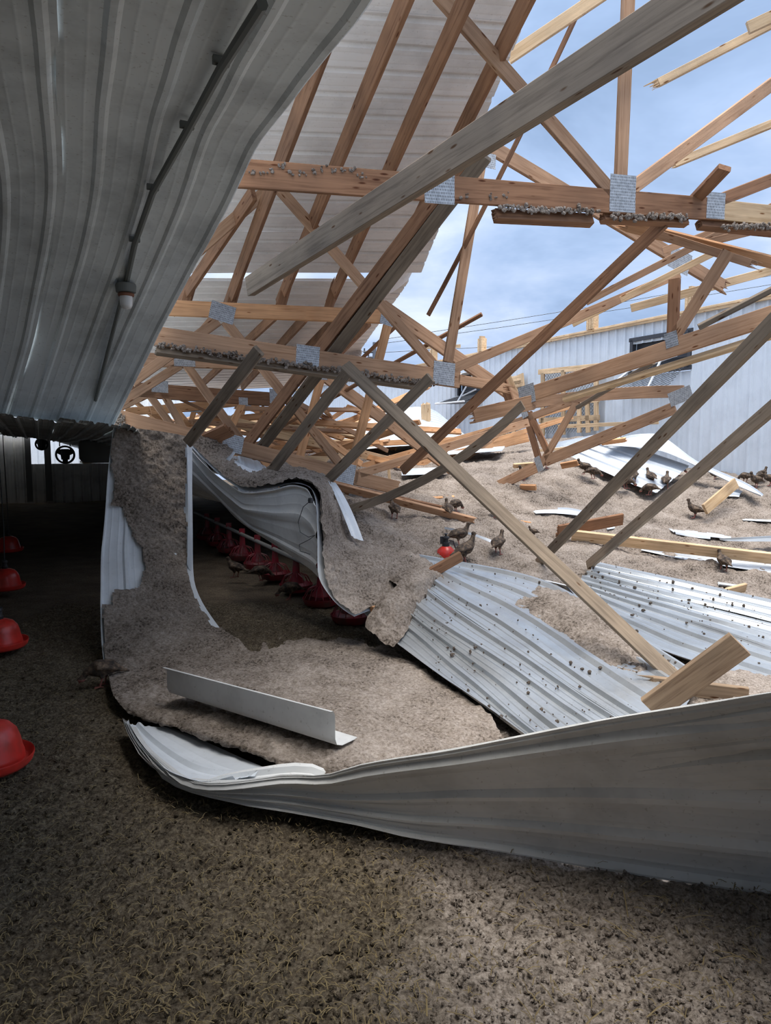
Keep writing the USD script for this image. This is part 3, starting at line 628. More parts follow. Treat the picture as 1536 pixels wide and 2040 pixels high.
# 8. slopes of insulation behind the tent and the mound at its right
sl = Loft([
    [P(*q) for q in ((380, 888, 6.45), (410, 920, 6.4), (450, 955, 6.32), (492, 978, 6.2), (540, 972, 5.95), (590, 962, 5.66), (616, 968, 5.45), (630, 1000, 5.32), (633, 1060, 5.24), (634, 1140, 5.16), (660, 1190, 5.14), (706, 1228, 5.12))],
    [P(*q) for q in ((382, 880, 6.5), (420, 905, 6.48), (462, 930, 6.45), (500, 950, 6.4), (548, 952, 6.3), (600, 948, 6.2), (634, 965, 6.0), (650, 1010, 5.8), (654, 1070, 5.6), (665, 1120, 5.5), (720, 1160, 5.5), (780, 1200, 5.35))],
    [P(*q) for q in ((384, 872, 6.52), (430, 893, 6.55), (470, 908, 6.6), (520, 925, 6.7), (560, 935, 6.75), (610, 945, 6.75), (650, 960, 6.6), (672, 1010, 6.35), (690, 1060, 6.2), (720, 1105, 6.0), (790, 1140, 5.85), (830, 1180, 5.6))],
    [P(*q) for q in ((385, 868, 6.56), (432, 888, 6.62), (476, 903, 6.7), (525, 918, 6.8), (565, 928, 6.86), (612, 938, 6.9), (655, 955, 6.8), (684, 1010, 6.5), (708, 1066, 6.35), (740, 1092, 6.3), (830, 1110, 6.2), (878, 1145, 6.0))]])
def sl_keep(u, v, g):
    hole = ((v > .13) & (v < .255) & (u > .42 + (meshkit.fbm(g * 9, 2, 3) - .5) * .3))
    return ~hole & (u < .93 + .12 * (v > .75) + (meshkit.fbm(g * 8, 2, 4) - .5) * .12)
o = obj('buried_ceiling_sheet', sheet_mesh(sl, 0, sl.width, 1, nv=60, h=.004, minor=0, keep=lambda us, vs, g: ~((vs[None, :] > .15) & (vs[None, :] < .24) & (us[:, None] > .5))), WHITE, smooth=25); tag(o, 'white sheet edge under the heaped insulation beside the feeders', 'ceiling sheet')
o = obj('heaped_insulation', fluff(sl, .014, .05, 31, fine=.022, keep=sl_keep, lift=lambda u, v, g: .02 + .10 * np.exp(-((v - .86) / .10) ** 2) * np.exp(-((u - .55) / .35) ** 2)), FLUFF, smooth=True)
tag(o, 'grey insulation heaped over the tent-like fold and down beside the feeders', 'insulation', kind='stuff')
lo = Loft([[P(452, 908, 6.78), P(462, 940, 6.7), P(478, 985, 6.45)], [P(485, 910, 6.82), P(496, 940, 6.72), P(515, 985, 6.42)], [P(530, 930, 6.9), P(540, 955, 6.8), P(560, 975, 6.4)]])
o = thing('exposed_ceiling_sheet', 'patch of white ribbed sheet bare among the insulation under the truss', 'ceiling sheet', P(490, 940, 6.7)); panels(o, 'ceiling_panel', lo, WHITE, nv=12, side=-1, pitch=.16)
lo = Loft([[P(650, 958, 6.45), P(670, 1000, 6.16), P(698, 1070, 5.92)], [P(668, 962, 6.5), P(694, 1005, 6.2), P(724, 1078, 5.96)]])
o = obj('bare_sheet_edge', sheet_mesh(lo, 0, lo.width, -1, nv=20, pitch=.16, h=.02), WHITE, smooth=25); tag(o, 'narrow white ribbed sheet edge rising beside the gap in the debris', 'ceiling sheet')
# left strip of white beside the slide
o = obj('bare_sheet_edge', sheet_mesh(Loft([[P(372, 885, 6.2), P(374, 1000, 6.15), P(372, 1125, 6.0)], [P(385, 890, 6.24), P(385, 1000, 6.2), P(384, 1148, 6.05)]]), 0, .06, sd, nv=14, h=.004, pitch=.05, minor=0), WHITE, smooth=25); tag(o, 'thin upright white sheet edge at the right side of the insulation slide', 'ceiling sheet')

# 9. the wide field of fallen insulation in the open
TR = [
    [(640, 1000, 7.0), (700, 1078, 6.62), (800, 1112, 6.5), (900, 1132, 6.45), (1000, 1145, 6.45), (1100, 1166, 6.4), (1200, 1180, 6.6), (1340, 1210, 6.4), (1536, 1240, 6.2), (1750, 1270, 6.0)],
    [(640, 985, 7.4), (700, 1040, 7.1), (800, 1075, 6.95), (900, 1090, 6.95), (1000, 1108, 6.95), (1100, 1128, 6.95), (1200, 1142, 7.0), (1340, 1160, 7.2), (1536, 1190, 7.0), (1750, 1215, 6.8)],
    [(640, 965, 8.2), (720, 1000, 7.9), (800, 1030, 7.8), (900, 1045, 7.8), (1000, 1060, 7.9), (1100, 1075, 8.0), (1200, 1085, 8.1), (1340, 1095, 8.2), (1536, 1120, 8.0), (1750, 1140, 7.8)],
    [(640, 940, 9.4), (720, 965, 9.2), (800, 985, 9.0), (900, 995, 9.0), (1000, 1005, 9.1), (1100, 1015, 9.2), (1200, 1022, 9.3), (1340, 1030, 9.5), (1536, 1045, 9.3), (1750, 1060, 9.0)],
    [(560, 920, 11.2), (700, 938, 10.8), (800, 945, 10.4), (900, 948, 10.3), (1000, 948, 10.4), (1080, 935, 10.6), (1180, 955, 10.4), (1300, 968, 10.4), (1450, 975, 10.3), (1750, 1000, 10.0)],
    [(500, 905, 13.5), (640, 915, 13.0), (760, 915, 12.5), (860, 915, 12.2), (960, 910, 12.2), (1060, 900, 12.4), (1150, 895, 12.4), (1270, 935, 11.6), (1450, 955, 11.0), (1750, 985, 10.2)],
    [(440, 892, 17.0), (560, 898, 16.5), (700, 896, 16.0), (800, 893, 15.6), (880, 890, 15.4), (980, 885, 15.2), (1085, 880, 15.0), (1160, 872, 14.2), (1290, 925, 12.6), (1560, 955, 10.9)],
    [(330, 884, 26.0), (450, 886, 26.0), (560, 886, 25.0), (660, 885, 24.0), (740, 884, 23.0), (800, 884, 22.5), (880, 884, 21.0), (940, 884, 19.6), (1100, 885, 16.5), (1300, 935, 13.2)],
]
field = Loft([[P(*q) for q in r] for r in TR])
FIELD_H = lambda u, v, g: .0
fm = fluff(field, .034, .07, 41, fine=.028)
obj_field = obj('insulation_field', fm, FLUFF, smooth=True); tag(obj_field, 'wide field of grey blown insulation over fallen ceilings, birds walking on it', 'insulation', kind='stuff')
from scipy.spatial import cKDTree
ftree = cKDTree(fm.vertices[:, :2])
def on_field(px, py):                  # where the line of sight meets the field
    d = ray(px, py); d = d / d[1]
    t = np.linspace(5.5, 26, 800); q = CAM + d * t[:, None]
    dist, i = ftree.query(q[:, :2]); below = (q[:, 2] < fm.vertices[i, 2]) & (dist < .2)
    k = np.argmax(below) if below.any() else -1
    p = q[k].copy(); p[2] = fm.vertices[i[k], 2]; return p
def field_z(x, y): return fm.vertices[ftree.query([x, y])[1], 2]
# curled dark rim of the ceiling under that field
rim = Loft([[P(700, 1062, 6.75), P(760, 1094, 6.68), P(830, 1112, 6.58), P(905, 1130, 6.5), P(1000, 1140, 6.48), P(1130, 1166, 6.42)],
            [P(702, 1074, 6.7), P(764, 1106, 6.6), P(832, 1124, 6.5), P(908, 1140, 6.42), P(1002, 1149, 6.42), P(1132, 1172, 6.38)],
            [P(704, 1080, 6.85), P(766, 1112, 6.75), P(834, 1130, 6.65), P(910, 1146, 6.55), P(1004, 1154, 6.55), P(1134, 1178, 6.5)]])
o = obj('curled_ceiling_edge', sheet_mesh(rim, 0, rim.width, 1, nv=40, h=.003, minor=0), UNDER, smooth=40); tag(o, 'curled grey ceiling edge behind the dark gap left of the sprayer', 'ceiling sheet')

# 10. mound on the big ribbed sheet
md = Loft([[P(*q) for q in ((1022, 1215, 5.2), (1080, 1290, 4.75), (1180, 1365, 4.2), (1280, 1420, 3.72))],
           [P(*q) for q in ((1035, 1190, 5.45), (1120, 1255, 5.0), (1230, 1330, 4.4), (1310, 1395, 3.95))],
           [P(*q) for q in ((1062, 1172, 5.72), (1160, 1225, 5.3), (1270, 1300, 4.7), (1345, 1365, 4.15))],
           [P(*q) for q in ((1085, 1165, 5.9), (1190, 1215, 5.5), (1290, 1290, 4.9), (1370, 1350, 4.3))]])
o = obj('insulation_mound', fluff(md, .012, .05, 51, fine=.028, lift=lambda u, v, g: -.035 + .16 * (np.sin(np.pi * np.clip(u, 0, 1)) * np.sin(np.pi * np.clip(v, 0, 1)) ** .6) + (meshkit.fbm(g * 4, 3, 7) - .5) * .10), FLUFF, smooth=True)
tag(o, 'clotted mound of grey insulation beside the foot of the long diagonal board', 'insulation', kind='stuff')
m2 = Loft([[P(*q) for q in ((700, 1212, 5.28), (745, 1262, 4.98), (785, 1290, 4.86))], [P(*q) for q in ((735, 1165, 5.55), (790, 1215, 5.25), (818, 1245, 5.1))], [P(*q) for q in ((790, 1132, 5.9), (842, 1172, 5.6), (838, 1205, 5.4))], [P(*q) for q in ((830, 1105, 6.25), (880, 1140, 6.0), (884, 1150, 5.85))]])
o = obj('insulation_mound', fluff(m2, .012, .05, 61, fine=.028, keep=lambda u, v, g: ~((u < .42) & (v < .42)), lift=lambda u, v, g: -.02 + .13 * (np.sin(np.pi * u) * np.sin(np.pi * v)) + (meshkit.fbm(g * 5, 3, 8) - .5) * .12), FLUFF, smooth=True)
tag(o, 'torn clump of insulation hanging on the upper end of the glossy ribbed sheet', 'insulation', kind='stuff')
m3 = Loft([[P(1240, 1400, 4.0), P(1360, 1405, 3.9), P(1480, 1400, 3.85), P(1640, 1400, 3.8)], [P(1300, 1345, 4.3), P(1380, 1345, 4.35), P(1480, 1350, 4.35), P(1640, 1380, 4.3)], [P(1340, 1330, 4.6), P(1400, 1335, 4.6), P(1490, 1352, 4.55), P(1640, 1372, 4.5)]])
o = obj('insulation_mound', fluff(m3, .014, .04, 71, fine=.025), FLUFF, smooth=True); tag(o, 'low drift of insulation between the right ribbed sheet and the grey panel', 'insulation', kind='stuff')

# ------------------------------------------------------------------ the trusses still standing
t1 = Truss('nearest wooden roof truss, its thick chord crossing the sky with square nail plates', (470, 345, 4.15), (1400, 418, 5.35), lean=-4)
t1.member('bottom_chord', 440, 343, 1432, 418, (.152, .038), BROWN)
t1.member('bottom_chord', 1432, 419, 1640, 440, '2x6', PINE)
t1.member('web', 872, -12, 1222, 388, m=FIR); t1.member('web', 1252, -20, 1236, 360, m=FIR); t1.member('web', 1252, 380, 1640, 92, m=FIR)
t1.member('web', 1425, 402, 1640, 318, m=BROWN)
t1.plate(873, 376, .205, .185); t1.plate(1237, 387, .215, .24); t1.plate(1422, 411, .17, .18)
# ledgers nailed under its chord, bearing crumbs of insulation
put_board('ledger', t1.at(990, 428) - t1.n * .03, t1.at(1182, 438) - t1.n * .03, (.075, .06), BROWN, t1.o, t1.n, -25, (.03, .02))
put_board('ledger', t1.at(1205, 434) - t1.n * .03, t1.at(1372, 442) - t1.n * .03, (.05, .06), BROWN, t1.o, t1.n, -25, (.03, .03))
put_board('ledger', t1.at(1398, 446) - t1.n * .03, t1.at(1620, 468) - t1.n * .03, (.06, .06), BROWN, t1.o, t1.n, -25, (.02, 0))
def crumbs(name, parent, at, pts, r=.018, seed=0):
    rg = np.random.default_rng(seed); ms = []
    for (x, y) in pts:
        for _ in range(5):
            b = trimesh.creation.icosphere(1, r * rg.uniform(.5, 1.2)); b.vertices *= rg.uniform(.6, 1.3, 3); b.vertices += rg.normal(0, r * .12, b.vertices.shape)
            b.apply_translation(at(x + rg.normal(0, 5), y + rg.normal(0, 3))); ms.append(b)
    o = obj(name, cat(*ms), FLUFF, parent, smooth=False); tag(o, kind='stuff')
crumbs('insulation_crumbs', t1.o, lambda x, y: t1.at(x, y) + t1.n * .03, [(x, 418 + (x - 1000) * .03 + rng.normal(0, 3)) for x in range(1000, 1180, 8)] + [(x, 433) for x in range(1215, 1365, 9)] + [(x, 452) for x in range(1440, 1540, 7)], .013, 1)
crumbs('insulation_crumbs', t1.o, lambda x, y: t1.at(x, y) + t1.n * .02, [(x, 345 + rng.normal(0, 5)) for x in range(500, 740, 20)] + [(x, 392) for x in (925, 975, 980, 1000)], .009, 2)

t2 = Truss('second roof truss, crossing below the first, a post rising to its broken peak', (318, 672, 5.72), (840, 745, 6.45), lean=6)
t2.member('bottom_chord', 300, 668, 915, 757, (.15, .038), FIR)
t2.member('web', 552, 372, 872, 736); t2.member('web', 540, 372, 330, 556, m=FIR); t2.member('post', 960, 318, 892, 722)
t2.member('web', 900, 736, 1352, 546, m=FIR)
t2.member('top_chord', 966, 286, 1440, 570, '2x6', FIR, (0, .10)); t2.member('top_chord', 540, 328, 975, 296, '2x6', FRESH)
t2.member('bottom_chord', 912, 756, 1000, 772, '2x4', FIR, (0, .16))
t2.plate(612, 712, .20, .19); t2.plate(883, 745, .21, .21); t2.plate(1352, 521, .26, .23, rot=(1440, 570)); t2.plate(972, 322, .14, .14)
put_board('ledger', t2.at(312, 698) + t2.n * -.02, t2.at(840, 770) + t2.n * -.02, (.06, .05), GREY, t2.o, t2.n, -25, (.02, .03))
crumbs('insulation_crumbs', t2.o, lambda x, y: t2.at(x, y) + t2.n * .035, [(x, 690 + (x - 320) * .142) for x in range(315, 860, 8)], .013, 3)

t3 = Truss('third roof truss, low, its chord resting on the insulation slope behind the leaning boards', (235, 832, 6.28), (690, 945, 7.12), lean=8)
t3.member('bottom_chord', 222, 829, 712, 951, '2x6', FIR); t3.member('web', 448, 640, 688, 938); t3.member('web', 434, 640, 262, 762)
t3.member('post', 772, 648, 700, 934, m=FRESH); t3.member('top_chord', 320, 613, 764, 631, '2x6', FRESH, (0, .08)); t3.member('top_chord', 762, 610, 1046, 806, '2x6', FIR)
t3.member('web', 716, 944, 1052, 842, m=FIR); t3.member('bottom_chord', 706, 952, 792, 972, '2x6', FIR, (0, .05))
t3.plate(442, 624, .23, .17); t3.plate(463, 884, .19, .165); t3.plate(688, 943, .19, .20); t3.plate(770, 634, .15, .16)
crumbs('insulation_crumbs', t3.o, lambda x, y: t3.at(x, y) + t3.n * .03, [(236 + rng.normal(0, 3), 838 + rng.normal(0, 6)) for _ in range(10)], .012, 4)

t4 = Truss('fourth roof truss, seen under the second, with a plate at its low peak', (300, 719, 7.5), (640, 734, 8.3), lean=10, m=FRESH)
t4.member('top_chord', 270, 716, 512, 724, '2x6', FIR); t4.member('web', 372, 728, 560, 990, m=FIR); t4.member('web', 358, 728, 226, 812, m=FIR); t4.member('top_chord', 632, 738, 900, 935, '2x6', FIR)
t4.member('post', 640, 752, 592, 930, m=FRESH); t4.member('bottom_chord', 300, 882, 700, 958, '2x6', FRESH); t4.plate(367, 718, .22, .14); t4.plate(640, 748, .13, .11)
t5 = Truss('fifth roof truss, deep orange, low under the roof slope near the ceiling edge', (250, 775, 8.8), (540, 796, 9.6), lean=12, m=FIR)
t5.member('top_chord', 200, 772, 545, 796, '2x8', BROWN); t5.member('web', 322, 778, 384, 886, m=FIR); t5.member('web', 310, 778, 205, 828, m=FIR); t5.member('post', 485, 800, 440, 895, m=FRESH)
t5.member('web', 300, 790, 345, 852, m=FIR); t5.member('top_chord', 545, 800, 720, 925, '2x4', FRESH); t5.plate(318, 771, .20, .15); t5.plate(545, 790, .12, .2); t5.plate(484, 800, .12, .10)
t6 = Truss('sixth roof truss, collapsed low with a bright plate at its peak', (380, 806, 11.5), (600, 815, 12.2), lean=20, m=FRESH)
t6.member('top_chord', 300, 818, 482, 800, '2x6'); t6.member('top_chord', 488, 800, 640, 900, '2x6'); t6.member('post', 486, 806, 466, 890); t6.member('web', 350, 815, 420, 900); t6.plate(486, 803, .22, .22)
t7 = Truss('seventh roof truss, collapsed beyond the first heavy brace', (380, 795, 13.0), (600, 800, 13.6), lean=25, m=FRESH)
t7.member('top_chord', 250, 820, 385, 812, '2x6'); t7.member('top_chord', 390, 812, 520, 905, '2x6'); t7.member('post', 388, 815, 368, 880); t7.plate(388, 812, .24, .20); t7.member('web', 300, 815, 350, 870)

# broken trusses at the right
t8 = Truss('broken roof truss rising to the right edge, two small plates on its long chord', (1050, 790, 6.9), (1520, 635, 5.3), lean=2, m=FIR)
t8.member('bottom_chord', 1040, 791, 1640, 595, '2x6', FIR); t8.member('post', 1344, 556, 1340, 672, m=BROWN); t8.member('web', 1452, 500, 1346, 668, m=FIR); t8.plate(1340, 677, .105, .12); t8.plate(1052, 786, .19, .18)
put_board('ledger', t8.at(1120, 795) - t8.n * .03, t8.at(1620, 640) - t8.n * .03, (.05, .05), PINE, t8.o, t8.n, -20)
t9 = Truss('fallen truss lying on the insulation, an angled plate at its raised tip', (1075, 925, 9.6), (1358, 788, 8.2), lean=0, m=FIR)
t9.member('top_chord', 1000, 815, 1362, 780, '2x6', FIR, bow=.06); t9.member('bottom_chord', 1345, 812, 1088, 918, '2x6', FIR); t9.member('bottom_chord', 1070, 930, 918, 1004, '2x6', FIR); t9.member('web', 1046, 820, 1076, 924, m=BROWN)
t9.member('web', 1054, 822, 1092, 902, m=BROWN); t9.member('web', 1150, 800, 1078, 926, m=FIR); t9.plate(1357, 789, .27, .16, rot=(1300, 812)); t9.plate(1075, 924, .10, .20); t9.plate(1046, 822, .10, .14); t9.member('web', 1140, 800, 640, 985, m=FIR)
t10 = Truss('fallen truss stretched low across the middle of the insulation field', (700, 940, 11.0), (1090, 850, 12.5), lean=10, m=FRESH)
t10.member('top_chord', 660, 962, 1052, 872, '2x6'); t10.member('top_chord', 700, 935, 1150, 806, '2x4'); t10.member('web', 905, 930, 1030, 838, m=FIR); t10.member('web', 980, 880, 1140, 830); t10.plate(905, 932, .13, .13); t10.plate(820, 950, .13, .16)
t11 = Truss('fallen truss with a plate, half sunk behind the bare sheet edge', (660, 975, 8.0), (900, 1025, 8.6), lean=-30, m=FIR)
t11.member('bottom_chord', 650, 968, 905, 1024, '2x6', BROWN); t11.member('web', 655, 985, 790, 1004, m=FRESH); t11.member('web', 700, 1000, 690, 1020, m=BROWN); t11.plate(705, 992, .17, .13); t11.plate(852, 1030, .10, .13)

# ------------------------------------------------------------------ loose boards
# the heavy doubled brace
o = thing('doubled_brace', 'heavy doubled timber brace running down behind the first two truss chords', 'brace', P(760, 570, 5.3))
for dy, m in ((-11, BROWN), (13, GREY)):
    put_board('brace_board', P(955 + dy * .8, 300 + dy * .75, 4.9), P(502 + dy * .8, 892 + dy * .75, 7.4), (.105, .045), m, o, None, 24 if dy < 0 else -14)
B = [
 # label, x0,y0,Y0, x1,y1,Y1, size, mat, roll, splinter, bow
 ('longest weathered beam, slanting down from the top edge across the nearest truss', 1620, -150, 2.07, 498, 571, 5.6, '6x2', GREY, 28, (0, 0), 0),
 ('long weathered board propped from the second truss down to the grey panel', 688, 728, 5.55, 1345, 1352, 4.15, '2x4', GREY, -22, (0, 0), 0),
 ('left of two grey boards leaning up to the right edge', 1570, 612, 3.7, 1072, 1122, 6.9, '2x4', GREY, 35, (0, 0), 0),
 ('right of two grey boards leaning up to the right edge', 1570, 786, 4.3, 1172, 1126, 6.95, '2x4', GREY, 35, (0, 0), 0),
 ('short weathered board leaning on the truss end at the top of the insulation slide', 516, 698, 5.28, 374, 882, 6.0, '2x4', GREY, 15, (0, 0), 0),
 ('weathered board leaning between second and third truss, middle one of three', 700, 732, 5.75, 538, 942, 6.55, '2x4', GREY, 15, (0, 0), 0),
 ('weathered board leaning under the second truss plate down to the bare sheet edge', 858, 752, 5.95, 648, 962, 6.6, '2x4', GREY, 15, (0, 0), 0),
 ('two-toned brown board slanting from the first truss down past the second plate', 1322, 444, 5.3, 802, 938, 6.9, '2x4', BROWN, 30, (0, 0), 0),
 ('bowed weathered board sweeping from the broken truss end to the left', 1042, 806, 6.6, 690, 1016, 7.3, '2x4', GREY, 0, (0, 0), .14),
 ('splintered board high against the sky, torn end pointing left', 1312, 165, 6.2, 1620, 6, 6.0, '2x3', PINE, -18, (.12, 0), 0),
 ('short board nailed over the splintered board at the top right', 1490, 56, 5.9, 1640, -14, 5.8, '2x4', PINE, -18, (0, 0), 0),
 ('board against the sky with torn tip, level with the big square plate', 1344, 326, 6.2, 1640, 205, 6.0, '2x3', PINE, -18, (.05, 0), 0),
 ('pale board peeping out along the underside of the longest beam', 1082, 190, 5.0, 1460, -30, 4.8, '2x3', PINE, -18, (.04, 0), 0),
 ('pale board against the sky at the right of the torn roof', 1012, 116, 5.6, 1240, -38, 5.4, '2x4', PINE, -20, (0, 0), 0),
 ('thin dark lath hanging down the sky behind the post', 1168, -12, 5.9, 853, 628, 7.0, '1x2', BROWN, 30, (0, 0), .03),
 ('short block of timber sticking up behind the right end of the first chord', 1384, 398, 5.35, 1444, 334, 5.0, '2x4', BROWN, 30, (0, 0), 0),
 ('split pale plank at the right, upper of the broken pair below the first chord', 1252, 450, 5.9, 1640, 548, 5.6, '2x4', FRESH, 20, (.1, 0), 0),
 ('split pale plank with a torn tongue, lower of the broken pair', 1308, 466, 5.7, 1494, 524, 5.6, '2x3', FIR, 0, (.04, .14), 0),
 ('pale board with bent nails pointing at the wall, tip above the wall block', 1140, 646, 7.4, 1420, 505, 7.0, '2x3', PINE, 0, (0, 0), 0),
 ('pale board crossing behind the angled plate on the right', 1168, 602, 6.9, 1560, 400, 6.6, '2x3', FIR, 0, (0, 0), 0),
 ('pale board with nails, level end above the white wall', 1257, 614, 8.2, 1600, 522, 7.8, '2x4', PINE, 0, (0, 0), 0),
 ('board climbing to the right edge beneath the first chord', 1320, 500, 7.2, 1640, 378, 7.0, '2x3', FIR, 0, (0, 0), 0),
 ('board rising to the right edge just under the ledger', 1390, 488, 6.4, 1640, 425, 6.2, '2x3', FIR, 0, (0, 0), 0),
 ('thin weathered stick across the top of the white wall at the right', 1392, 652, 5.0, 1600, 545, 4.8, '2x2', GREY, 20, (0, 0), 0),
 ('thin dark stick leaning under the long broken chord', 1302, 722, 6.6, 1150, 812, 7.6, '2x2', GREY, 20, (0, 0), 0),
 ('splintered chord end beside the tilted plate in the middle', 945, 828, 6.9, 1060, 802, 6.85, '2x6', FIR, 0, (.06, .05), 0),
 ('brown stub wedged upright between the crossed beams', 1000, 752, 7.6, 1018, 806, 7.6, '2x4', BROWN, 20, (0, .03), 0),
 ('pale stud leaning behind the brown stub', 1008, 745, 8.2, 1032, 800, 8.2, '2x4', PINE, 0, (0, 0), 0),
 ('thin dark board below the second chord, running up to the sky', 560, 850, 8.8, 960, 626, 7.6, '2x2', BROWN, 20, (0, 0), 0),
 ('thin rail slanting through the third truss to its post', 640, 790, 9.4, 808, 632, 8.6, '2x2', BROWN, 20, (0, 0), 0),
 ('upright pale post standing before the far part of the white wall', 848, 806, 15.0, 850, 868, 15.0, (.2, .06), PINE, 30, (.05, 0), 0),
 ('thin upright post in the field behind the third truss', 774, 930, 9.2, 777, 968, 9.2, '2x2', PINE, 0, (0, 0), 0),
 ('pale slat lying level before the wire frame', 1112, 850, 12.6, 1312, 841, 11.6, '2x3', PINE, 0, (0, 0), 0),
 ('small offcut with cut ends lying alone on the field', 1038, 970, 9.8, 1068, 971, 9.7, (.075, .05), FRESH, 30, (.03, 0), 0),
 ('short board in the field beside the upright plate', 1024, 928, 10.2, 1062, 925, 10.2, '2x3', PINE, 30, (.03, 0), 0),
 ('thin pale lath lying behind the raised truss web', 1070, 898, 11.5, 1150, 891, 11.4, '1x2', PINE, 0, (0, 0), 0),
 ('short board under a perched bird by the propped sheet', 1118, 928, 10.0, 1150, 922, 9.9, '2x4', FRESH, 30, (0, .03), 0),
 ('splintered offcut on top of the propped white sheet', 1200, 882, 9.6, 1244, 876, 9.6, '2x3', FRESH, 30, (.03, .05), 0),
 ('short thick board near the right edge pointing at the white patch', 1404, 1015, 9.3, 1466, 962, 9.7, '2x6', PINE, 25, (0, 0), 0),
 ('weathered board lying with one end raised below the leaning boards', 1112, 1058, 8.0, 1240, 1034, 8.2, '2x6', BROWN, 30, (.04, 0), 0),
 ('long pale beam lying across the field to the right edge', 1140, 1066, 8.0, 1640, 1124, 7.6, '2x6', PINE, 38, (0, 0), 0),
 ('board stub poking from the torn insulation clump', 742, 1220, 5.2, 802, 1184, 5.5, '2x4', FRESH, 30, (0, .04), 0),
 ('board end poking out beside the red sprayer', 846, 1148, 5.9, 918, 1108, 6.05, '2x4', BROWN, 30, (0, 0), 0),
 ('thick sawn beam end jutting over the grey panel at the right', 1296, 1412, 3.55, 1474, 1282, 3.4, '2x6', TAN, 26, (0, 0), 0),
 ('splintered board lying under the thick beam end', 1300, 1362, 4.05, 1490, 1385, 3.9, '2x4', TAN, 22, (.10, 0), 0),
 ('thin board lying behind the corner flashing', 418, 1364, 4.78, 526, 1344, 4.95, '1x4', FIR, 60, (.02, .02), 0),
 ('short thin board left of the corner flashing', 282, 1392, 4.45, 340, 1380, 4.6, '1x4', BROWN, 60, (.03, 0), 0),
 ('dark brown timber wedged on the third truss chord', 408, 878, 6.6, 456, 856, 6.5, '2x6', BROWN, 30, (0, .03), 0),
 ('reddish board lying along the ground behind the bare sheet edge', 655, 964, 7.6, 940, 1036, 8.0, '2x4', FIR, 40, (0, .05), 0),
 ('small thin board in the field left of the two leaning boards', 846, 996, 9.0, 905, 992, 9.0, '2x3', FRESH, 40, (.03, 0), 0),
 ('orange chip of timber in the field', 1028, 1040, 8.5, 1055, 1044, 8.5, '1x4', FRESH, 60, (.03, .03), 0),
 ('chip of pale timber near the right edge below the long beam', 1446, 1180, 7.0, 1484, 1170, 7.1, '2x4', PINE, 40, (.03, .02), 0),
]
for r in B:
    label, x0, y0, Y0, x1, y1, Y1, size, m, roll, spl, bow = r
    board(label, x0, y0, Y0, x1, y1, Y1, size, m, roll, splinter=spl, bow=bow)
# the tangle of splintered lumber far back
rg = np.random.default_rng(23)
for k in range(120):
    t = rg.random() ** .8; px = 270 + 560 * rg.random(); 
    Y = 9.5 + 11 * rg.random()
    base = 1.48 + .12 * rg.random() if Y > 11 else 1.25 + .3 * rg.random()
    y_hor = 878
    p0 = P(px, y_hor + rg.uniform(-62, 48) * 11 / Y, Y)
    if p0[2] > 2.25 or p0 @ LT < .3 + .02 * Y: continue
    ang = rg.choice([rg.normal(.45, .12), rg.normal(2.3, .25), rg.normal(1.2, .5)]); L = rg.uniform(.8, 3.2)
    d = np.array([math.cos(ang), math.sin(ang), rg.normal(0, .22)]); d = unit(d)
    q0, q1 = p0 - d * L / 2, p0 + d * L / 2
    for q in (q0, q1): q[2] = max(q[2], field_z(q[0], q[1]) + .04)
    if q0 @ LT < .25 or q1 @ LT < .25: continue
    o = put_board('splintered_board', q0, q1, ['2x4', '2x4', '2x6', '2x3'][k % 4], [FRESH, FRESH, PINE, FIR][k % 4], None, unit(np.array([rg.normal(0, .5), -1, rg.normal(.4, .4)])), rg.uniform(-30, 30), (.06 if k % 3 == 0 else 0, .08 if k % 2 == 0 else 0))
    tag(o, 'splintered orange board in the far tangle of collapsed trusses', 'board', 'splintered boards in the far tangle')

# ------------------------------------------------------------------ bare patches and fallen sheets on the field
def patch_sheet(label, pts, m=FIELDW, cut=0.0, seed=0, pitch=.2, lift=.05, nv=26, cutp=0, side=1):
    """A ribbed sheet through three or more rails of pixel points, laid lift above the field."""
    rr = []; lift = lift * .5 if cut else lift
    for r in pts:
        rr.append([(P(*q) if len(q) == 3 else on_field(*q)) + ZUP * lift for q in r])
    lo = Loft(rr)
    n = normals(lo([0, .5, 1], [0, .5, 1]))[1, 1]
    sd = 1 if n[2] > 0 else -1
    kp = (lambda us, vs, g: (np.minimum(np.minimum(us, 1 - us)[:, None] * 2, np.minimum(vs, 1 - vs)[None, :] * 2) > cut * meshkit.fbm(g * 4, 3, seed))) if cut else None
    o = obj('fallen_sheet', sheet_mesh(lo, 0, lo.width, sd, nv=nv, pitch=pitch, keep=kp, seed=seed, dent=.006), m, smooth=25)
    return tag(o, label, 'steel sheet')
patch_sheet('white roof sheets lying like a bright dented blanket beyond the second truss', [[(655, 860, 17), (760, 832, 17), (830, 822, 17), (890, 862, 15)], [(640, 888, 15), (740, 862, 15), (830, 850, 15), (930, 885, 14)], [(690, 915, 13), (760, 905, 13), (850, 900, 13), (920, 905, 13)]], lift=.12, pitch=.3)
patch_sheet('curved white sheet standing on edge against the far wall', [[(828, 850, 17.5), (845, 838, 18), (860, 845, 17.5)], [(830, 878, 16.5), (880, 882, 15.5), (900, 885, 15)]], lift=.1)
patch_sheet('white sheet lying below the far end of the fallen truss', [[(800, 948), (900, 942)], [(800, 958), (880, 955)]], lift=.07)
patch_sheet('narrow white sheet glimpsed between rails in the far field', [[(895, 908), (1010, 902)], [(890, 925), (1000, 916)]], lift=.14)
patch_sheet('white sheet sloping on the mound before the wire frame', [[(1108, 890, 12.2), (1180, 876, 12.4), (1262, 862, 12.6)], [(1105, 900, 12.0), (1180, 889, 11.9), (1230, 882, 11.8)]], lift=.06, pitch=.16)
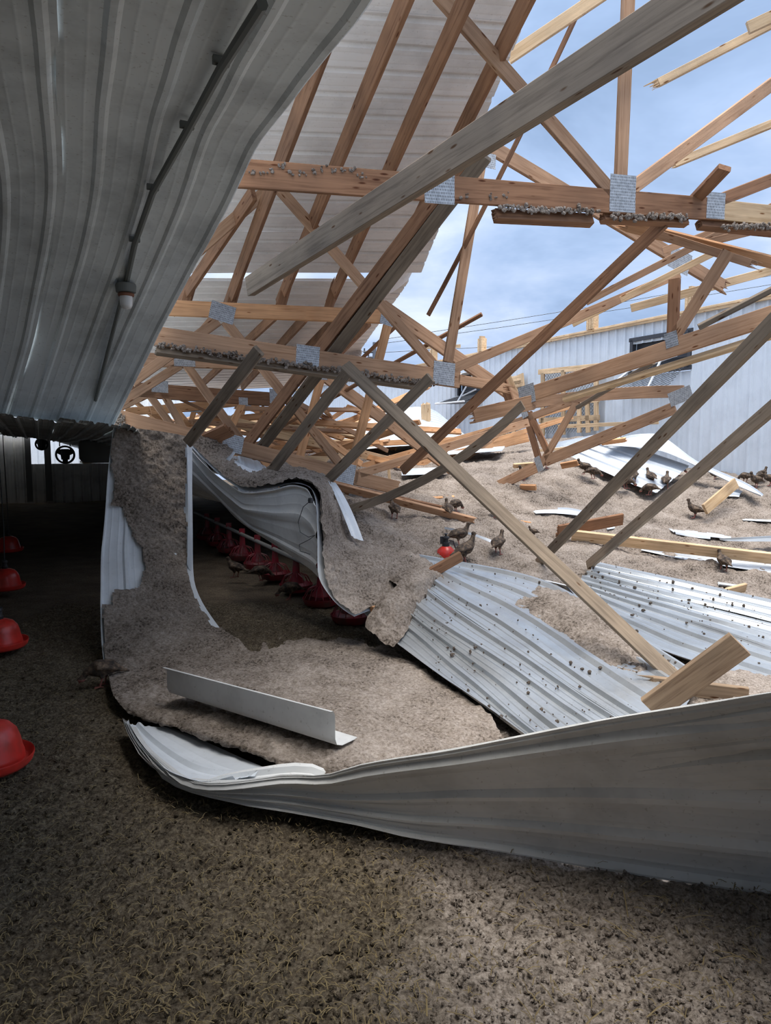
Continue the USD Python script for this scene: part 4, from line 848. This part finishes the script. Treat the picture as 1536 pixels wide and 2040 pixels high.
patch_sheet('white ribbed sheet sloping down behind the flock of birds', [[(1196, 884, 11.1), (1290, 915, 11.0), (1372, 943, 10.7)], [(1138, 925), (1230, 970), (1305, 1000)]], lift=.10, pitch=.24)
patch_sheet('long white sheet propped on edge against the standing wall', [[(1208, 890, 10.9), (1300, 868, 11.2), (1390, 925, 10.6), (1500, 975, 10.0), (1520, 990, 9.8)], [(1205, 893, 10.8), (1300, 900, 10.7), (1390, 935, 10.4), (1490, 982, 9.9), (1515, 992, 9.75)]], lift=.02, pitch=.3)
patch_sheet('bare white sheet patch shaped like a tongue between the leaning boards', [[(1050, 1022), (1120, 1020), (1182, 1030)], [(1062, 1030), (1120, 1030), (1176, 1038)]], cut=.35, seed=3)
patch_sheet('bare white patch left of the long pale beam, in the open field', [[(1310, 1056), (1400, 1064), (1482, 1076)], [(1330, 1066), (1400, 1080), (1470, 1084)]], cut=.4, seed=4)
patch_sheet('bare white patch at the right edge above the long beam', [[(1452, 1036), (1540, 1038), (1640, 1044)], [(1462, 1042), (1540, 1046), (1640, 1054)]], cut=.35, seed=5)
patch_sheet('rounded white patch beside the short thick board', [[(1446, 980), (1470, 978), (1490, 985)], [(1436, 990), (1462, 988), (1484, 992)], [(1430, 998), (1460, 1000), (1478, 998)]], cut=.5, seed=6)
patch_sheet('strip of white sheet showing under the long pale beam', [[(1268, 1092), (1400, 1106), (1640, 1130)], [(1262, 1096), (1400, 1126), (1640, 1158)]], cut=.2, seed=7, lift=.03)
patch_sheet('small bare white patch by the weathered raised board', [[(1205, 1056), (1228, 1052)], [(1208, 1062), (1226, 1060)]], cut=.4, seed=8)
patch_sheet('small white patch above the right ribbed sheet', [[(1422, 1164), (1482, 1170)], [(1424, 1174), (1490, 1182)]], cut=.4, seed=9)
patch_sheet('thin white glint of sheet behind the sprayer birds', [[(872, 1056), (925, 1068), (990, 1088)], [(870, 1059), (925, 1072), (986, 1094)]], cut=.35, seed=10, lift=.06)
patch_sheet('narrow steel sheet end at the right edge below the long beam', [[(1430, 1096), (1640, 1086)], [(1450, 1100), (1640, 1100)]], lift=.12, m=GALV)

# ------------------------------------------------------------------ hatches in the wall, wire frame, power line
def wire_net(corners, nx, ny, r=.004):
    """Hexagonal netting between four corners, as thin wires."""
    lo = Loft([[corners[0], corners[1]], [corners[3], corners[2]]]); ms = []
    for i in range(nx):
        u = np.linspace(0, 1, ny * 2 + 1); x = (i + .5 + .5 * np.where(np.arange(len(u)) % 2 == 0, 1, -1) * (1 if i % 2 else -1)) / nx
        q = np.array([lo([a], [b])[0, 0] for a, b in zip(u, np.clip(x, 0, 1))]); ms.append(tube(q, r, 3, False))
    return cat(*ms)
def wp(px, py, off=0.0):
    l, a, z = wall_at(px, py); return LA(l - off, a, z)
def hatch(label, x0, x1, yt, yb, drop_, big):
    a1, a0 = wall_at(x0, yt)[1], wall_at(x1, yt)[1]; z1, z0 = wall_at((x0 + x1) / 2, yt)[2], wall_at((x0 + x1) / 2, yb)[2]
    o = thing('wall_hatch', label, 'hatch', LA(WR - .1, (a0 + a1) / 2, z0))
    B3 = np.stack([LT, AX, ZUP], 1)
    obj('hatch_frame', cat(*[box(LA(WR, (a0 + a1) / 2, z), (.10, a1 - a0 + .12, .07), B3) for z in (z0, z1)], *[box(LA(WR, a, (z0 + z1) / 2), (.10, .07, z1 - z0), B3) for a in (a0, a1)]), DARKMETAL, o)
    obj('shade_curtain', box(LA(WR + .10, (a0 + a1) / 2, (z0 + z1) / 2), (.02, a1 - a0, z1 - z0), B3), DARKMETAL, o)
    for z in np.linspace(z0, z1, 4)[1:-1]: obj('hatch_bar', box(LA(WR + .03, (a0 + a1) / 2, z), (.03, a1 - a0, .03), B3), DARKMETAL, o)
    c = [LA(WR - .05, a1 - .05, z0 + .1), LA(WR - .05, a0, z0 + .1), LA(WR - .62, a0 - .05, z0 - drop_), LA(WR - .62, a1 + .2, z0 - drop_)]
    obj('wire_basket', cat(wire_net(c, 26 if big else 12, 9, .006), wire_net([LA(WR - .04, a1, z0 - drop_), LA(WR - .04, a0, z0 - drop_), c[2], c[3]], 22 if big else 10, 6, .006)), WIRE, o)
    for q in ([c[0], c[3]], [c[3], c[2]], [LA(WR - .15, a0 + .25, z1), LA(WR - .5, a0 + .45, z0 - drop_ * .8)], [LA(WR - .1, a1 - .1, z0 + .05), LA(WR - .12, a0 + .2, z0 + .22)]):
        obj('basket_pipe', tube(q, .022, 8), PVC, o, smooth=40)
hatch('dark hatch in the white wall with a torn wire basket and white pipes', 1262, 1378, 668, 738, .40, True)
hatch('small far hatch in the white wall with a shaded hood and wire basket', 915, 965, 745, 795, .1, False)
hood = Loft([[wp(905, 752, .02), wp(965, 742, .02)], [wp(903, 752, .5), wp(962, 744, .55)], [wp(903, 760, .6), wp(960, 752, .65)]])
o = obj('hatch_hood', sheet_mesh(hood, 0, hood.width, 1, nv=6, h=.004, minor=0), UNDER); tag(o, 'pale weather hood over the small far hatch', 'hood')
pf = thing('wire_frame_panel', 'wooden frame panel with wire netting leaning at the foot of the white wall', 'pen panel', wp(1150, 865, .3))
def wallboard(x0, y0, x1, y1, size='2x4', off=.16, m=PINE, par=None):
    put_board('frame_board', wp(x0, y0, off), wp(x1, y1, off), size, m, par or pf, -LT)
for r in [(1093, 744, 1093, 868), (1134, 738, 1134, 866), (1200, 735, 1200, 858), (1085, 742, 1225, 728), (1166, 800, 1166, 862), (1182, 802, 1184, 862), (1086, 805, 1206, 796), (1086, 838, 1206, 832), (1228, 740, 1190, 746)]: wallboard(*r, size=(.11, .04))
obj('wire_netting', wire_net([wp(1090, 746, .14), wp(1200, 738, .14), wp(1200, 858, .14), wp(1090, 866, .14)], 40, 16, .005), WIRE, pf)
pf2 = thing('slat_panel', 'pale board panel standing at the wall behind the tilted plate', 'pen panel', wp(1030, 790, .3))
for r in [(1018, 762, 1050, 756), (1018, 772, 1052, 766), (1018, 783, 1052, 778), (1048, 746, 1052, 790)]: wallboard(*r, size=(.2, .04), par=pf2)
pf3 = thing('wire_frame_panel', 'low pale frame with netting at the wall left of the larger wire frame', 'pen panel', wp(1010, 880, .3))
for r in [(1002, 850, 1004, 884), (1034, 845, 1036, 880), (1000, 858, 1045, 852), (1000, 872, 1045, 866)]: wallboard(*r, size=(.12, .04), par=pf3)
obj('wire_netting', wire_net([wp(1003, 852, .14), wp(1036, 848, .14), wp(1036, 880, .14), wp(1003, 884, .14)], 16, 6, .006), WIRE, pf3)
pp = thing('power_pole', 'distant power pole with crossarms standing beyond the roofless barn', 'power pole', P(744, 860, 60))
obj('pole', tube([P(744, 900, 60), P(746, 682, 60)], [.2, .15], 10), plain('pole_wood', (.10, .10, .11), .8), pp, smooth=40)
for y, w in ((701, 42), (712, 26)):
    obj('crossarm', cat(tube([P(745 - w / 2, y, 60), P(745 + w / 2, y + 1, 60)], .10, 6), *[tube([P(745 + q, y, 60), P(745 + q, y - 7, 60)], .07, 6) for q in (-w / 2 + 2, 0, w / 2 - 2)]), 'x' and DARKMETAL, pp)
for k, (pts) in enumerate([[(765, 676, 60), (1000, 640, 60), (1250, 600, 60), (1700, 520, 60)], [(766, 684, 60), (1000, 652, 60), (1250, 614, 60), (1700, 540, 60)], [(724, 700, 60), (560, 715, 70), (300, 735, 80)], [(766, 702, 60), (1000, 690, 60), (1300, 655, 60), (1700, 600, 60)]]):
    o = obj('power_line', tube([P(*q) for q in pts], .022, 5), CABLE); tag(o, ['upper power line crossing the sky to the right of the pole', 'second power line just below the upper one', 'power line running left from the pole behind the roof', 'lowest power line, close above the wall'][k], 'wire')

# ------------------------------------------------------------------ lamp, conduit, fans, drum
def ceil_at(px, py):
    d = ray(px, py); 
    us, vs = np.linspace(0, 1, 60), np.linspace(0, 1, 60); g = ceil_loft(us, vs).reshape(-1, 3)
    e = unit(d); t = (g - CAM) @ e; q = np.linalg.norm(g - CAM - t[:, None] * e, axis=1); i = np.argmin(q + (t < 0) * 99)
    return CAM + d * ((g[i] - CAM) @ e / np.linalg.norm(d))
cp = [ceil_at(*q) for q in ((522, -25), (440, 110), (372, 240), (304, 365), (268, 470), (252, 545))]
con = thing('conduit', 'dark conduit strapped along the ceiling sheet, ending at the lamp', 'conduit', cp[-1])
obj('pipe', tube([p - ZUP * .045 for p in cp], .018, 8), PIPE, con, smooth=40)
for p in cp[1:-1]: obj('conduit_strap', box(p - ZUP * .02, (.06, .02, .028), np.stack([LT, AX, ZUP], 1)), PIPE, con)
con2 = obj('conduit', tube([ceil_at(*q) - ZUP * .03 for q in ((246, 570), (228, 640), (205, 730), (190, 790))], .014, 8), PIPE, smooth=40); tag(con2, 'dark conduit running on from the lamp down the dim ceiling', 'conduit')
lp = ceil_at(250, 556)
lamp = thing('ceiling_lamp', 'small jelly-jar ceiling lamp with white globe, unlit', 'lamp', lp)
obj('lamp_box', lathe([(0, .0), (.062, 0), (.066, -.012), (.062, -.055), (0, -.06)], lp - ZUP * .03, 20), PIPE, lamp, smooth=40)
obj('lamp_collar', lathe([(.0, 0), (.048, 0), (.052, -.008), (.048, -.02), (0, -.022)], lp - ZUP * .09, 20), plain('rusty_collar', (.22, .09, .05), .7), lamp, smooth=40)
obj('globe', lathe([(.040, 0), (.041, -.03), (.038, -.06), (.028, -.078), (.0, -.086)], lp - ZUP * .108, 20), GLASSW, lamp, smooth=60)
def fan(label, px, py, Y, r):
    c = P(px, py, Y); t = thing('stirring_fan', label, 'fan', c)
    B3 = np.stack([LT, ZUP, AX], 1)
    ang = np.linspace(0, 2 * np.pi, 33)
    ringp = lambda rr, off=0: [c + LT * rr * math.cos(a) + ZUP * rr * math.sin(a) + AX * off for a in ang]
    obj('guard_ring', cat(tube(ringp(r), .02, 6, False), tube(ringp(r, .12), .02, 6, False)), DARKMETAL, t, smooth=40)
    obj('motor', lathe([(0, -.1), (.08, -.1), (.09, 0), (.08, .12), (0, .12)], c, 12), DARKMETAL, t)
    for k in range(3):
        a = 2 * np.pi * k / 3 + .5; u = LT * math.cos(a) + ZUP * math.sin(a); w = LT * -math.sin(a) + ZUP * math.cos(a)
        lo = Loft([[c + u * .07 - w * .05, c + u * r * .9 - w * r * .30], [c + u * .07 + w * .05 + AX * .05, c + u * r * .9 + w * r * .30 + AX * .09]])
        obj('blade', sheet_mesh(lo, 0, lo.width, 1, nv=4, h=0.002, minor=0, thick=.004), DARKMETAL, t)
    obj('hanger_chain', cat(tube([c + LT * .1 + ZUP * r, c + LT * .1 + ZUP * (r + .8)], .012, 5), tube([c - LT * .1 + ZUP * r, c - LT * .1 + ZUP * (r + .8)], .012, 5)), DARKMETAL, t)
fan('larger hanging fan, black against the bright end bay', 130, 906, 15.0, .175)
fan('smaller hanging fan at the left of the bright end bay', 83, 885, 17.0, .13)
for k, (x, w) in enumerate(((55, .14), (94, .16))):
    o = obj('bay_post', box(LA(end_at(x, 890)[0], Eax, 1.6), (w, .12, 3.2), np.stack([LT, AX, ZUP], 1)), plain(f'post_grey_{k}', (.22, .22, .22), .7)); tag(o, ['dark post at the left side of the bright end bay', 'grey post standing across the bright end bay'][k], 'post')
o = obj('bay_netting', wire_net([LA(end_at(94, 890)[0], Eax, 2.2), LA(e1, Eax, 2.2), LA(e1, Eax, eb), LA(end_at(94, 890)[0], Eax, eb)], 9, 4, .006), DARKMETAL); tag(o, 'wire netting stretched across the bright end bay', 'netting')
o = obj('insulation_drum', lathe([(0, -.15), (.30, -.15), (.34, -.1), (.34, .1), (.30, .15), (0, .15)], P(212, 898, 9.5), 24), PIPE, smooth=40); tag(o, 'dim round tank half hidden behind the insulation slide', 'tank')

# ------------------------------------------------------------------ drinkers, feeders, sprayer
def drinker(label, c, r):
    t = thing('bell_drinker', label, 'poultry drinker', c)
    k = r / .19
    obj('bell', lathe([(q[0] * k, q[1] * k) for q in ((0, .245), (.03, .245), (.06, .238), (.095, .222), (.122, .19), (.135, .15), (.142, .11), (.150, .085), (.152, .07))], c, 36), RED, t, smooth=50)
    obj('trough', lathe([(q[0] * k, q[1] * k) for q in ((.150, .075), (.152, .055), (.165, .048), (.178, .055), (.186, .075), (.192, .08), (.194, .072), (.186, .045), (.172, .028), (.12, .02), (0, .02))], c, 36), RED, t, smooth=50)
    vz = c + ZUP * .245 * k
    obj('valve', lathe([(0, .0), (.028, 0), (.030, .02), (.022, .03), (.022, .06), (.030, .065), (.026, .085), (.010, .095), (0, .095)], vz, 16), BLACK, t, smooth=40)
    obj('hose', tube([vz + ZUP * .09, vz + ZUP * .4 + LT * .01, vz + ZUP * 1.2, np.array([vz[0], vz[1], 2.15])], .005, 6), CABLE, t)
drinker('nearest red bell drinker, cut off by the left edge of the photo', G(-18, 1536, 0.02), .19)
drinker('second red bell drinker from the front, black valve on top', G(2, 1296, 0.02), .19)
drinker('third red bell drinker, dim in the shade', G(12, 1178, 0.02), .19)
drinker('fourth red bell drinker, farthest back and barely lit', G(18, 1102, 0.02), .19)
f0 = np.array([-.47, 6.45, 0]); 
fp = thing('feeder_line_pipe', 'grey feed pipe running back above the red feeder pans', 'pipe', f0 + ZUP * .36)
pp0, pp1 = f0 - AX * 1.3 + ZUP * .36, f0 + AX * 6.5 + ZUP * .36
obj('feed_tube', tube([pp0, pp1], .024, 12), plain('feed_pipe', (.24, .23, .21), .5), fp, smooth=40)
words = ['nearest', 'second', 'third', 'fourth', 'fifth', 'sixth', 'seventh', 'eighth', 'ninth']
for k in range(9):
    c = f0 + AX * .74 * (k - .45) + LT * .02
    t = thing('pan_feeder', f'{words[k]} red pan feeder from the front on the feed pipe', 'pan feeder', c)
    obj('pan', lathe([(0, .02), (.11, .015), (.15, .03), (.172, .075), (.180, .085), (.178, .075), (.155, .02), (.11, 0), (0, 0)], c, 28), SHADED_RED, t, smooth=50)
    ms = [tube([c + np.array([.165 * math.cos(a), .165 * math.sin(a), .085]), c + np.array([.12 * math.cos(a), .12 * math.sin(a), .17]), c + np.array([.045 * math.cos(a), .045 * math.sin(a), .20])], .005, 4) for a in np.arange(14) * 2 * np.pi / 14]
    obj('grill', cat(*ms), SHADED_RED, t)
    obj('cone', lathe([(.030, .40), (.032, .33), (.036, .28), (.042, .19), (.085, .12), (.09, .10), (.05, .10)], c, 20), SHADED_RED, t, smooth=50)
    obj('hanger', box(c + ZUP * .40, (.07, .05, .06)), SHADED_RED, t)
sc = P(888, 1107, 6.72)
t = thing('pump_sprayer', 'red pump sprayer bottle with black head and hose', 'sprayer', sc)
obj('tank', lathe([(0, -.08), (.085, -.08), (.092, -.06), (.092, .01), (.08, .055), (.05, .085), (.03, .095), (.03, .11), (0, .11)], sc, 24), RED, t, smooth=50)
obj('pump_head', lathe([(0, .09), (.036, .09), (.036, .125), (.024, .13), (.024, .16), (.034, .165), (.034, .18), (.01, .19), (.01, .205), (.022, .21), (0, .22)], sc, 16), BLACK, t, smooth=40)
obj('trigger', box(sc + np.array([-.04, 0, .15]), (.03, .02, .07)), BLACK, t)
obj('spray_hose', tube([sc + np.array([.03, 0, .15]), sc + np.array([.07, 0, .14]), sc + np.array([.09, -.01, .08]), sc + np.array([.10, -.02, .05]), sc + np.array([.13, -.02, .05])], .007, 6), BLACK, t, smooth=40)

# ------------------------------------------------------------------ the birds
def ball(p, r, k=2):
    return manifold3d.Manifold.sphere(r, 20).translate(tuple(map(float, p)))
def bird_mesh(pose='stand', seed=0):
    """A young game bird facing +x, feet at z = 0, about 24 cm tall."""
    h = lambda *b: manifold3d.Manifold.batch_hull([ball(p, r) for p, r in b])
    lean = {'stand': .0, 'tall': .03, 'peck': -.02}[pose]
    parts = [h(((-.05, 0, .125), .045), ((.02, 0, .128 + lean * .3), .056), ((.055, 0, .135 + lean), .042)),
             h(((-.05, 0, .125), .042), ((-.095, 0, .112), .022)), h(((-.09, 0, .112), .020), ((-.155, 0, .088), .006))]
    if pose == 'peck':
        neck, head, beak = (.10, 0, .10), (.125, 0, .062), (.140, 0, .035)
    elif pose == 'tall':
        neck, head, beak = (.085, 0, .215), (.092, 0, .262), (.124, 0, .258)
    else:
        neck, head, beak = (.090, 0, .185), (.102, 0, .222), (.134, 0, .216)
    parts += [h(((.055, 0, .14 + lean), .036), (neck, .020)), h((neck, .019), (head, .017)), h((head, .0205), ((head[0] + .010, 0, head[2] - .002), .017)), h(((head[0] + .018, 0, head[2] - .004), .008), (beak, .0025))]
    for s in (-1, 1):
        parts.append(h(((.02, s * .045, .14), .022), ((-.05, s * .040, .128), .018), ((-.105, s * .018, .105), .007)))
        kx = .012 * s
        parts += [h(((.0 + kx, s * .024, .10), .020), ((-.008 + kx, s * .026, .062), .010)), h(((-.008 + kx, s * .026, .062), .0055), ((.006 + kx, s * .027, .008), .0045))]
        for a in (-.5, 0, .5): parts.append(h(((.006 + kx, s * .027, .007), .0042), ((.006 + kx + .034 * math.cos(a), s * .027 + .034 * math.sin(a), .004), .003)))
        parts.append(h(((.006 + kx, s * .027, .007), .004), ((-.012 + kx, s * .027, .004), .003)))
    m = manifold3d.Manifold.batch_boolean(parts, manifold3d.OpType.Add)
    mm = m.to_mesh(); t = trimesh.Trimesh(mm.vert_properties[:, :3], mm.tri_verts, process=True)
    z = t.vertices[:, 2].copy(); v0 = t.vertices.copy()
    trimesh.smoothing.filter_taubin(t, iterations=6)
    k = smooth01((z - .05) / .03)[:, None]; t.vertices = v0 * (1 - k) + t.vertices * k
    return t
BM = {p: bird_mesh(p) for p in ('stand', 'tall', 'peck')}
def bird(label, px, py, ang, pose='stand', scale=.95, Y=None, z=None):
    c = on_field(px, py) if Y is None else P(px, py, Y)
    if z is not None: c = G(px, py, z)
    a = math.radians(ang); s = scale
    M = np.eye(4); M[:3, :3] = np.array([[math.cos(a), -math.sin(a), 0], [math.sin(a), math.cos(a), 0], [0, 0, 1]]) * s; M[:3, 3] = c - ZUP * (.004 if not ('white sheet' in label or 'flock' in label) else -.07)
    o = obj('game_bird', BM[pose], FEATHER, None, 35, M); tag(o, label, 'bird', 'young game birds among the debris')
BIRDS = [('bird standing on the field near the right edge, back to the viewer', 1441, 1138, 95, 'stand', 1.0), ('lone bird in profile with lifted head, right of the leaning boards', 1384, 1032, 170, 'tall', .95),
 ('bird walking left of the two leaning boards', 988, 1034, 160, 'stand', .95), ('bird behind the long diagonal board facing right', 992, 1106, 60, 'stand', 1.0), ('bird stretching right beside the board end at the sprayer', 926, 1122, 30, 'tall', 1.05),
 ('bird hunched just behind the red sprayer', 914, 1088, 20, 'stand', 1.0), ('lone bird far left of the field by the bowed board', 786, 1034, 110, 'stand', .95), ('bird beside the reddish board, facing away', 892, 1034, 95, 'stand', .95),
 ('bird half hidden behind the reddish board', 908, 1022, 40, 'peck', .9), ('tiny bird alone in the middle of the field', 1063, 1070, 200, 'stand', .55), ('bird walking uphill beside the upright plate', 1044, 958, 220, 'stand', .95), ('bird on the right of the upright plate', 1088, 936, 30, 'stand', .9),
 ('bird perched on the board above the white sheet', 1132, 921, 20, 'peck', .9), ('left bird of a pair on the white sheet', 1164, 955, 190, 'stand', .95), ('right bird of a pair on the white sheet', 1181, 964, 330, 'peck', .95),
 ('leftmost bird of the flock, low before the white sheet', 1246, 984, 330, 'peck', 1.0), ('upright bird of the flock on the white sheet', 1262, 974, 60, 'tall', .95), ('bird of the flock with raised head behind the left leaning board', 1296, 975, 100, 'stand', 1.0),
 ('bird at the front of the flock, low on the litter', 1294, 998, 150, 'peck', .95), ('bird beside the right leaning board, upright', 1326, 974, 60, 'stand', 1.05), ('bird stretching right above the right leaning board', 1350, 948, 10, 'peck', 1.05),
 ('bird huddled at the wall foot, largest of the huddle', 1506, 972, 200, 'stand', 1.0), ('bird huddled at the wall foot, behind the largest', 1517, 962, 30, 'stand', .95), ('bird cut by the right edge at the wall foot', 1534, 968, 170, 'stand', .95), ('small bird peeping behind the propped sheet', 1424, 956, 160, 'stand', .8), ('bird at the wall foot left of the huddle', 1484, 962, 120, 'peck', .9)]
for b in BIRDS: bird(*b)
bird('dark bird on the floor at the left edge of the insulation slide', 206, 1366, 200, 'peck', 1.0, z=.03)
for k, (x, y, a, p) in enumerate(((640, 1165, 40, 'stand'), (578, 1165, 200, 'peck'), (520, 1128, 10, 'peck'), (470, 1122, 160, 'stand'))):
    bird(['bird in the shade beside the nearest pan feeder', 'bird in the shade between the second and third pan feeder', 'bird pecking in the shade by the fourth pan feeder', 'bird in the shade left of the feeder line'][k], x, y + 28, a, p, 1.0, z=.03)

# ------------------------------------------------------------------ straw, clods, crumbs on the sheets
rg = np.random.default_rng(99)
def scatter_floor(n, poly):
    out = []
    while len(out) < n:
        px, py = rg.uniform(-60, 1600), rg.uniform(1180, 2150)
        if poly(px, py): out.append(G(px, py, 0))
    return np.array(out)
def straws(name, label, pts, lens, wid=.0032, par=None):
    v, f = [], []
    for c in pts:
        L = rg.uniform(*lens); a = rg.uniform(0, 2 * np.pi); d = np.array([math.cos(a), math.sin(a), rg.normal(0, .18)]); s = np.array([-d[1], d[0], 0]); s = unit(s) * wid * rg.uniform(.5, 1.2)
        z = floor_height(np.array([c[0]]), np.array([c[1]]))[0] + .022 + rg.uniform(0, .012)
        c = np.array([c[0], c[1], z]); b = len(v); k = ZUP * wid * .7
        for q, up in ((-.5, -.003), (0, .004), (.5, -.002)):
            m = c + d * L * q + ZUP * up; v += [m - s, m + s, m + k]
        for i in range(2):
            o = b + i * 3
            for j in range(3):
                kk = (j + 1) % 3; f += [[o + j, o + kk, o + 3 + kk], [o + j, o + 3 + kk, o + 3 + j]]
    o = obj(name, (np.array(v), np.array(f)), STRAW); tag(o, label, 'straw', kind='stuff')
straws('loose_straw', 'short loose straw strewn over the barn floor', scatter_floor(5200, lambda x, y: not (y < 1560 and x > 240 + (y < 1400) * 700) and rg.random() < .25 + .75 * (x < 850)), (.012, .042), .0017)
straws('loose_straw', 'longer pale stems lying on the lit patch of floor in front', scatter_floor(60, lambda x, y: x > 820 and y > 1690), (.05, .11), .0022)
def clods(name, label, pts, r0, r1, mtl, zfun=None):
    base = trimesh.creation.icosphere(1, 1.0); v, f = [], []
    for k, c in enumerate(pts):
        r = rg.uniform(r0, r1) if rg.random() < .85 else r1 * 1.5
        q = base.vertices * rg.uniform(.6, 1.25, 3) * r + rg.normal(0, r * .16, base.vertices.shape)
        f.append(base.faces + len(v) * len(base.vertices)); v.append(q + c)
    o = obj(name, (np.vstack(v), np.vstack(f)), mtl); return tag(o, label, 'clods', kind='stuff')
q = scatter_floor(6500, lambda x, y: y > 1330 and not (y < 1560 and x > 240)); q[:, 2] = floor_height(q[:, 0], q[:, 1]) + .010
clods('litter_clods', 'crumbly clods of litter over the floor in front', q, .002, .0055, LITTER_MIX)
def on_loft(lo, n, lift=.026, side=1):
    u, v = rg.random(n), rg.random(n); out = []
    for a, b in zip(u, v):
        g = lo(np.array([a, min(1, a + .01)]) if a < .99 else np.array([a - .01, a]), np.array([b, b + .01]) if b < .99 else np.array([b - .01, b]))
        out.append(g[0, 0] + ZUP * lift)
    return np.array(out)
clods('sheet_crumbs', 'dirt crumbs scattered on the large glossy ribbed sheet', on_loft(big, 330, .014), .002, .007, CLOD)
clods('sheet_crumbs', 'dirt crumbs scattered on the ribbed sheet at the right edge', on_loft(b2, 220, .014), .003, .009, CLOD)
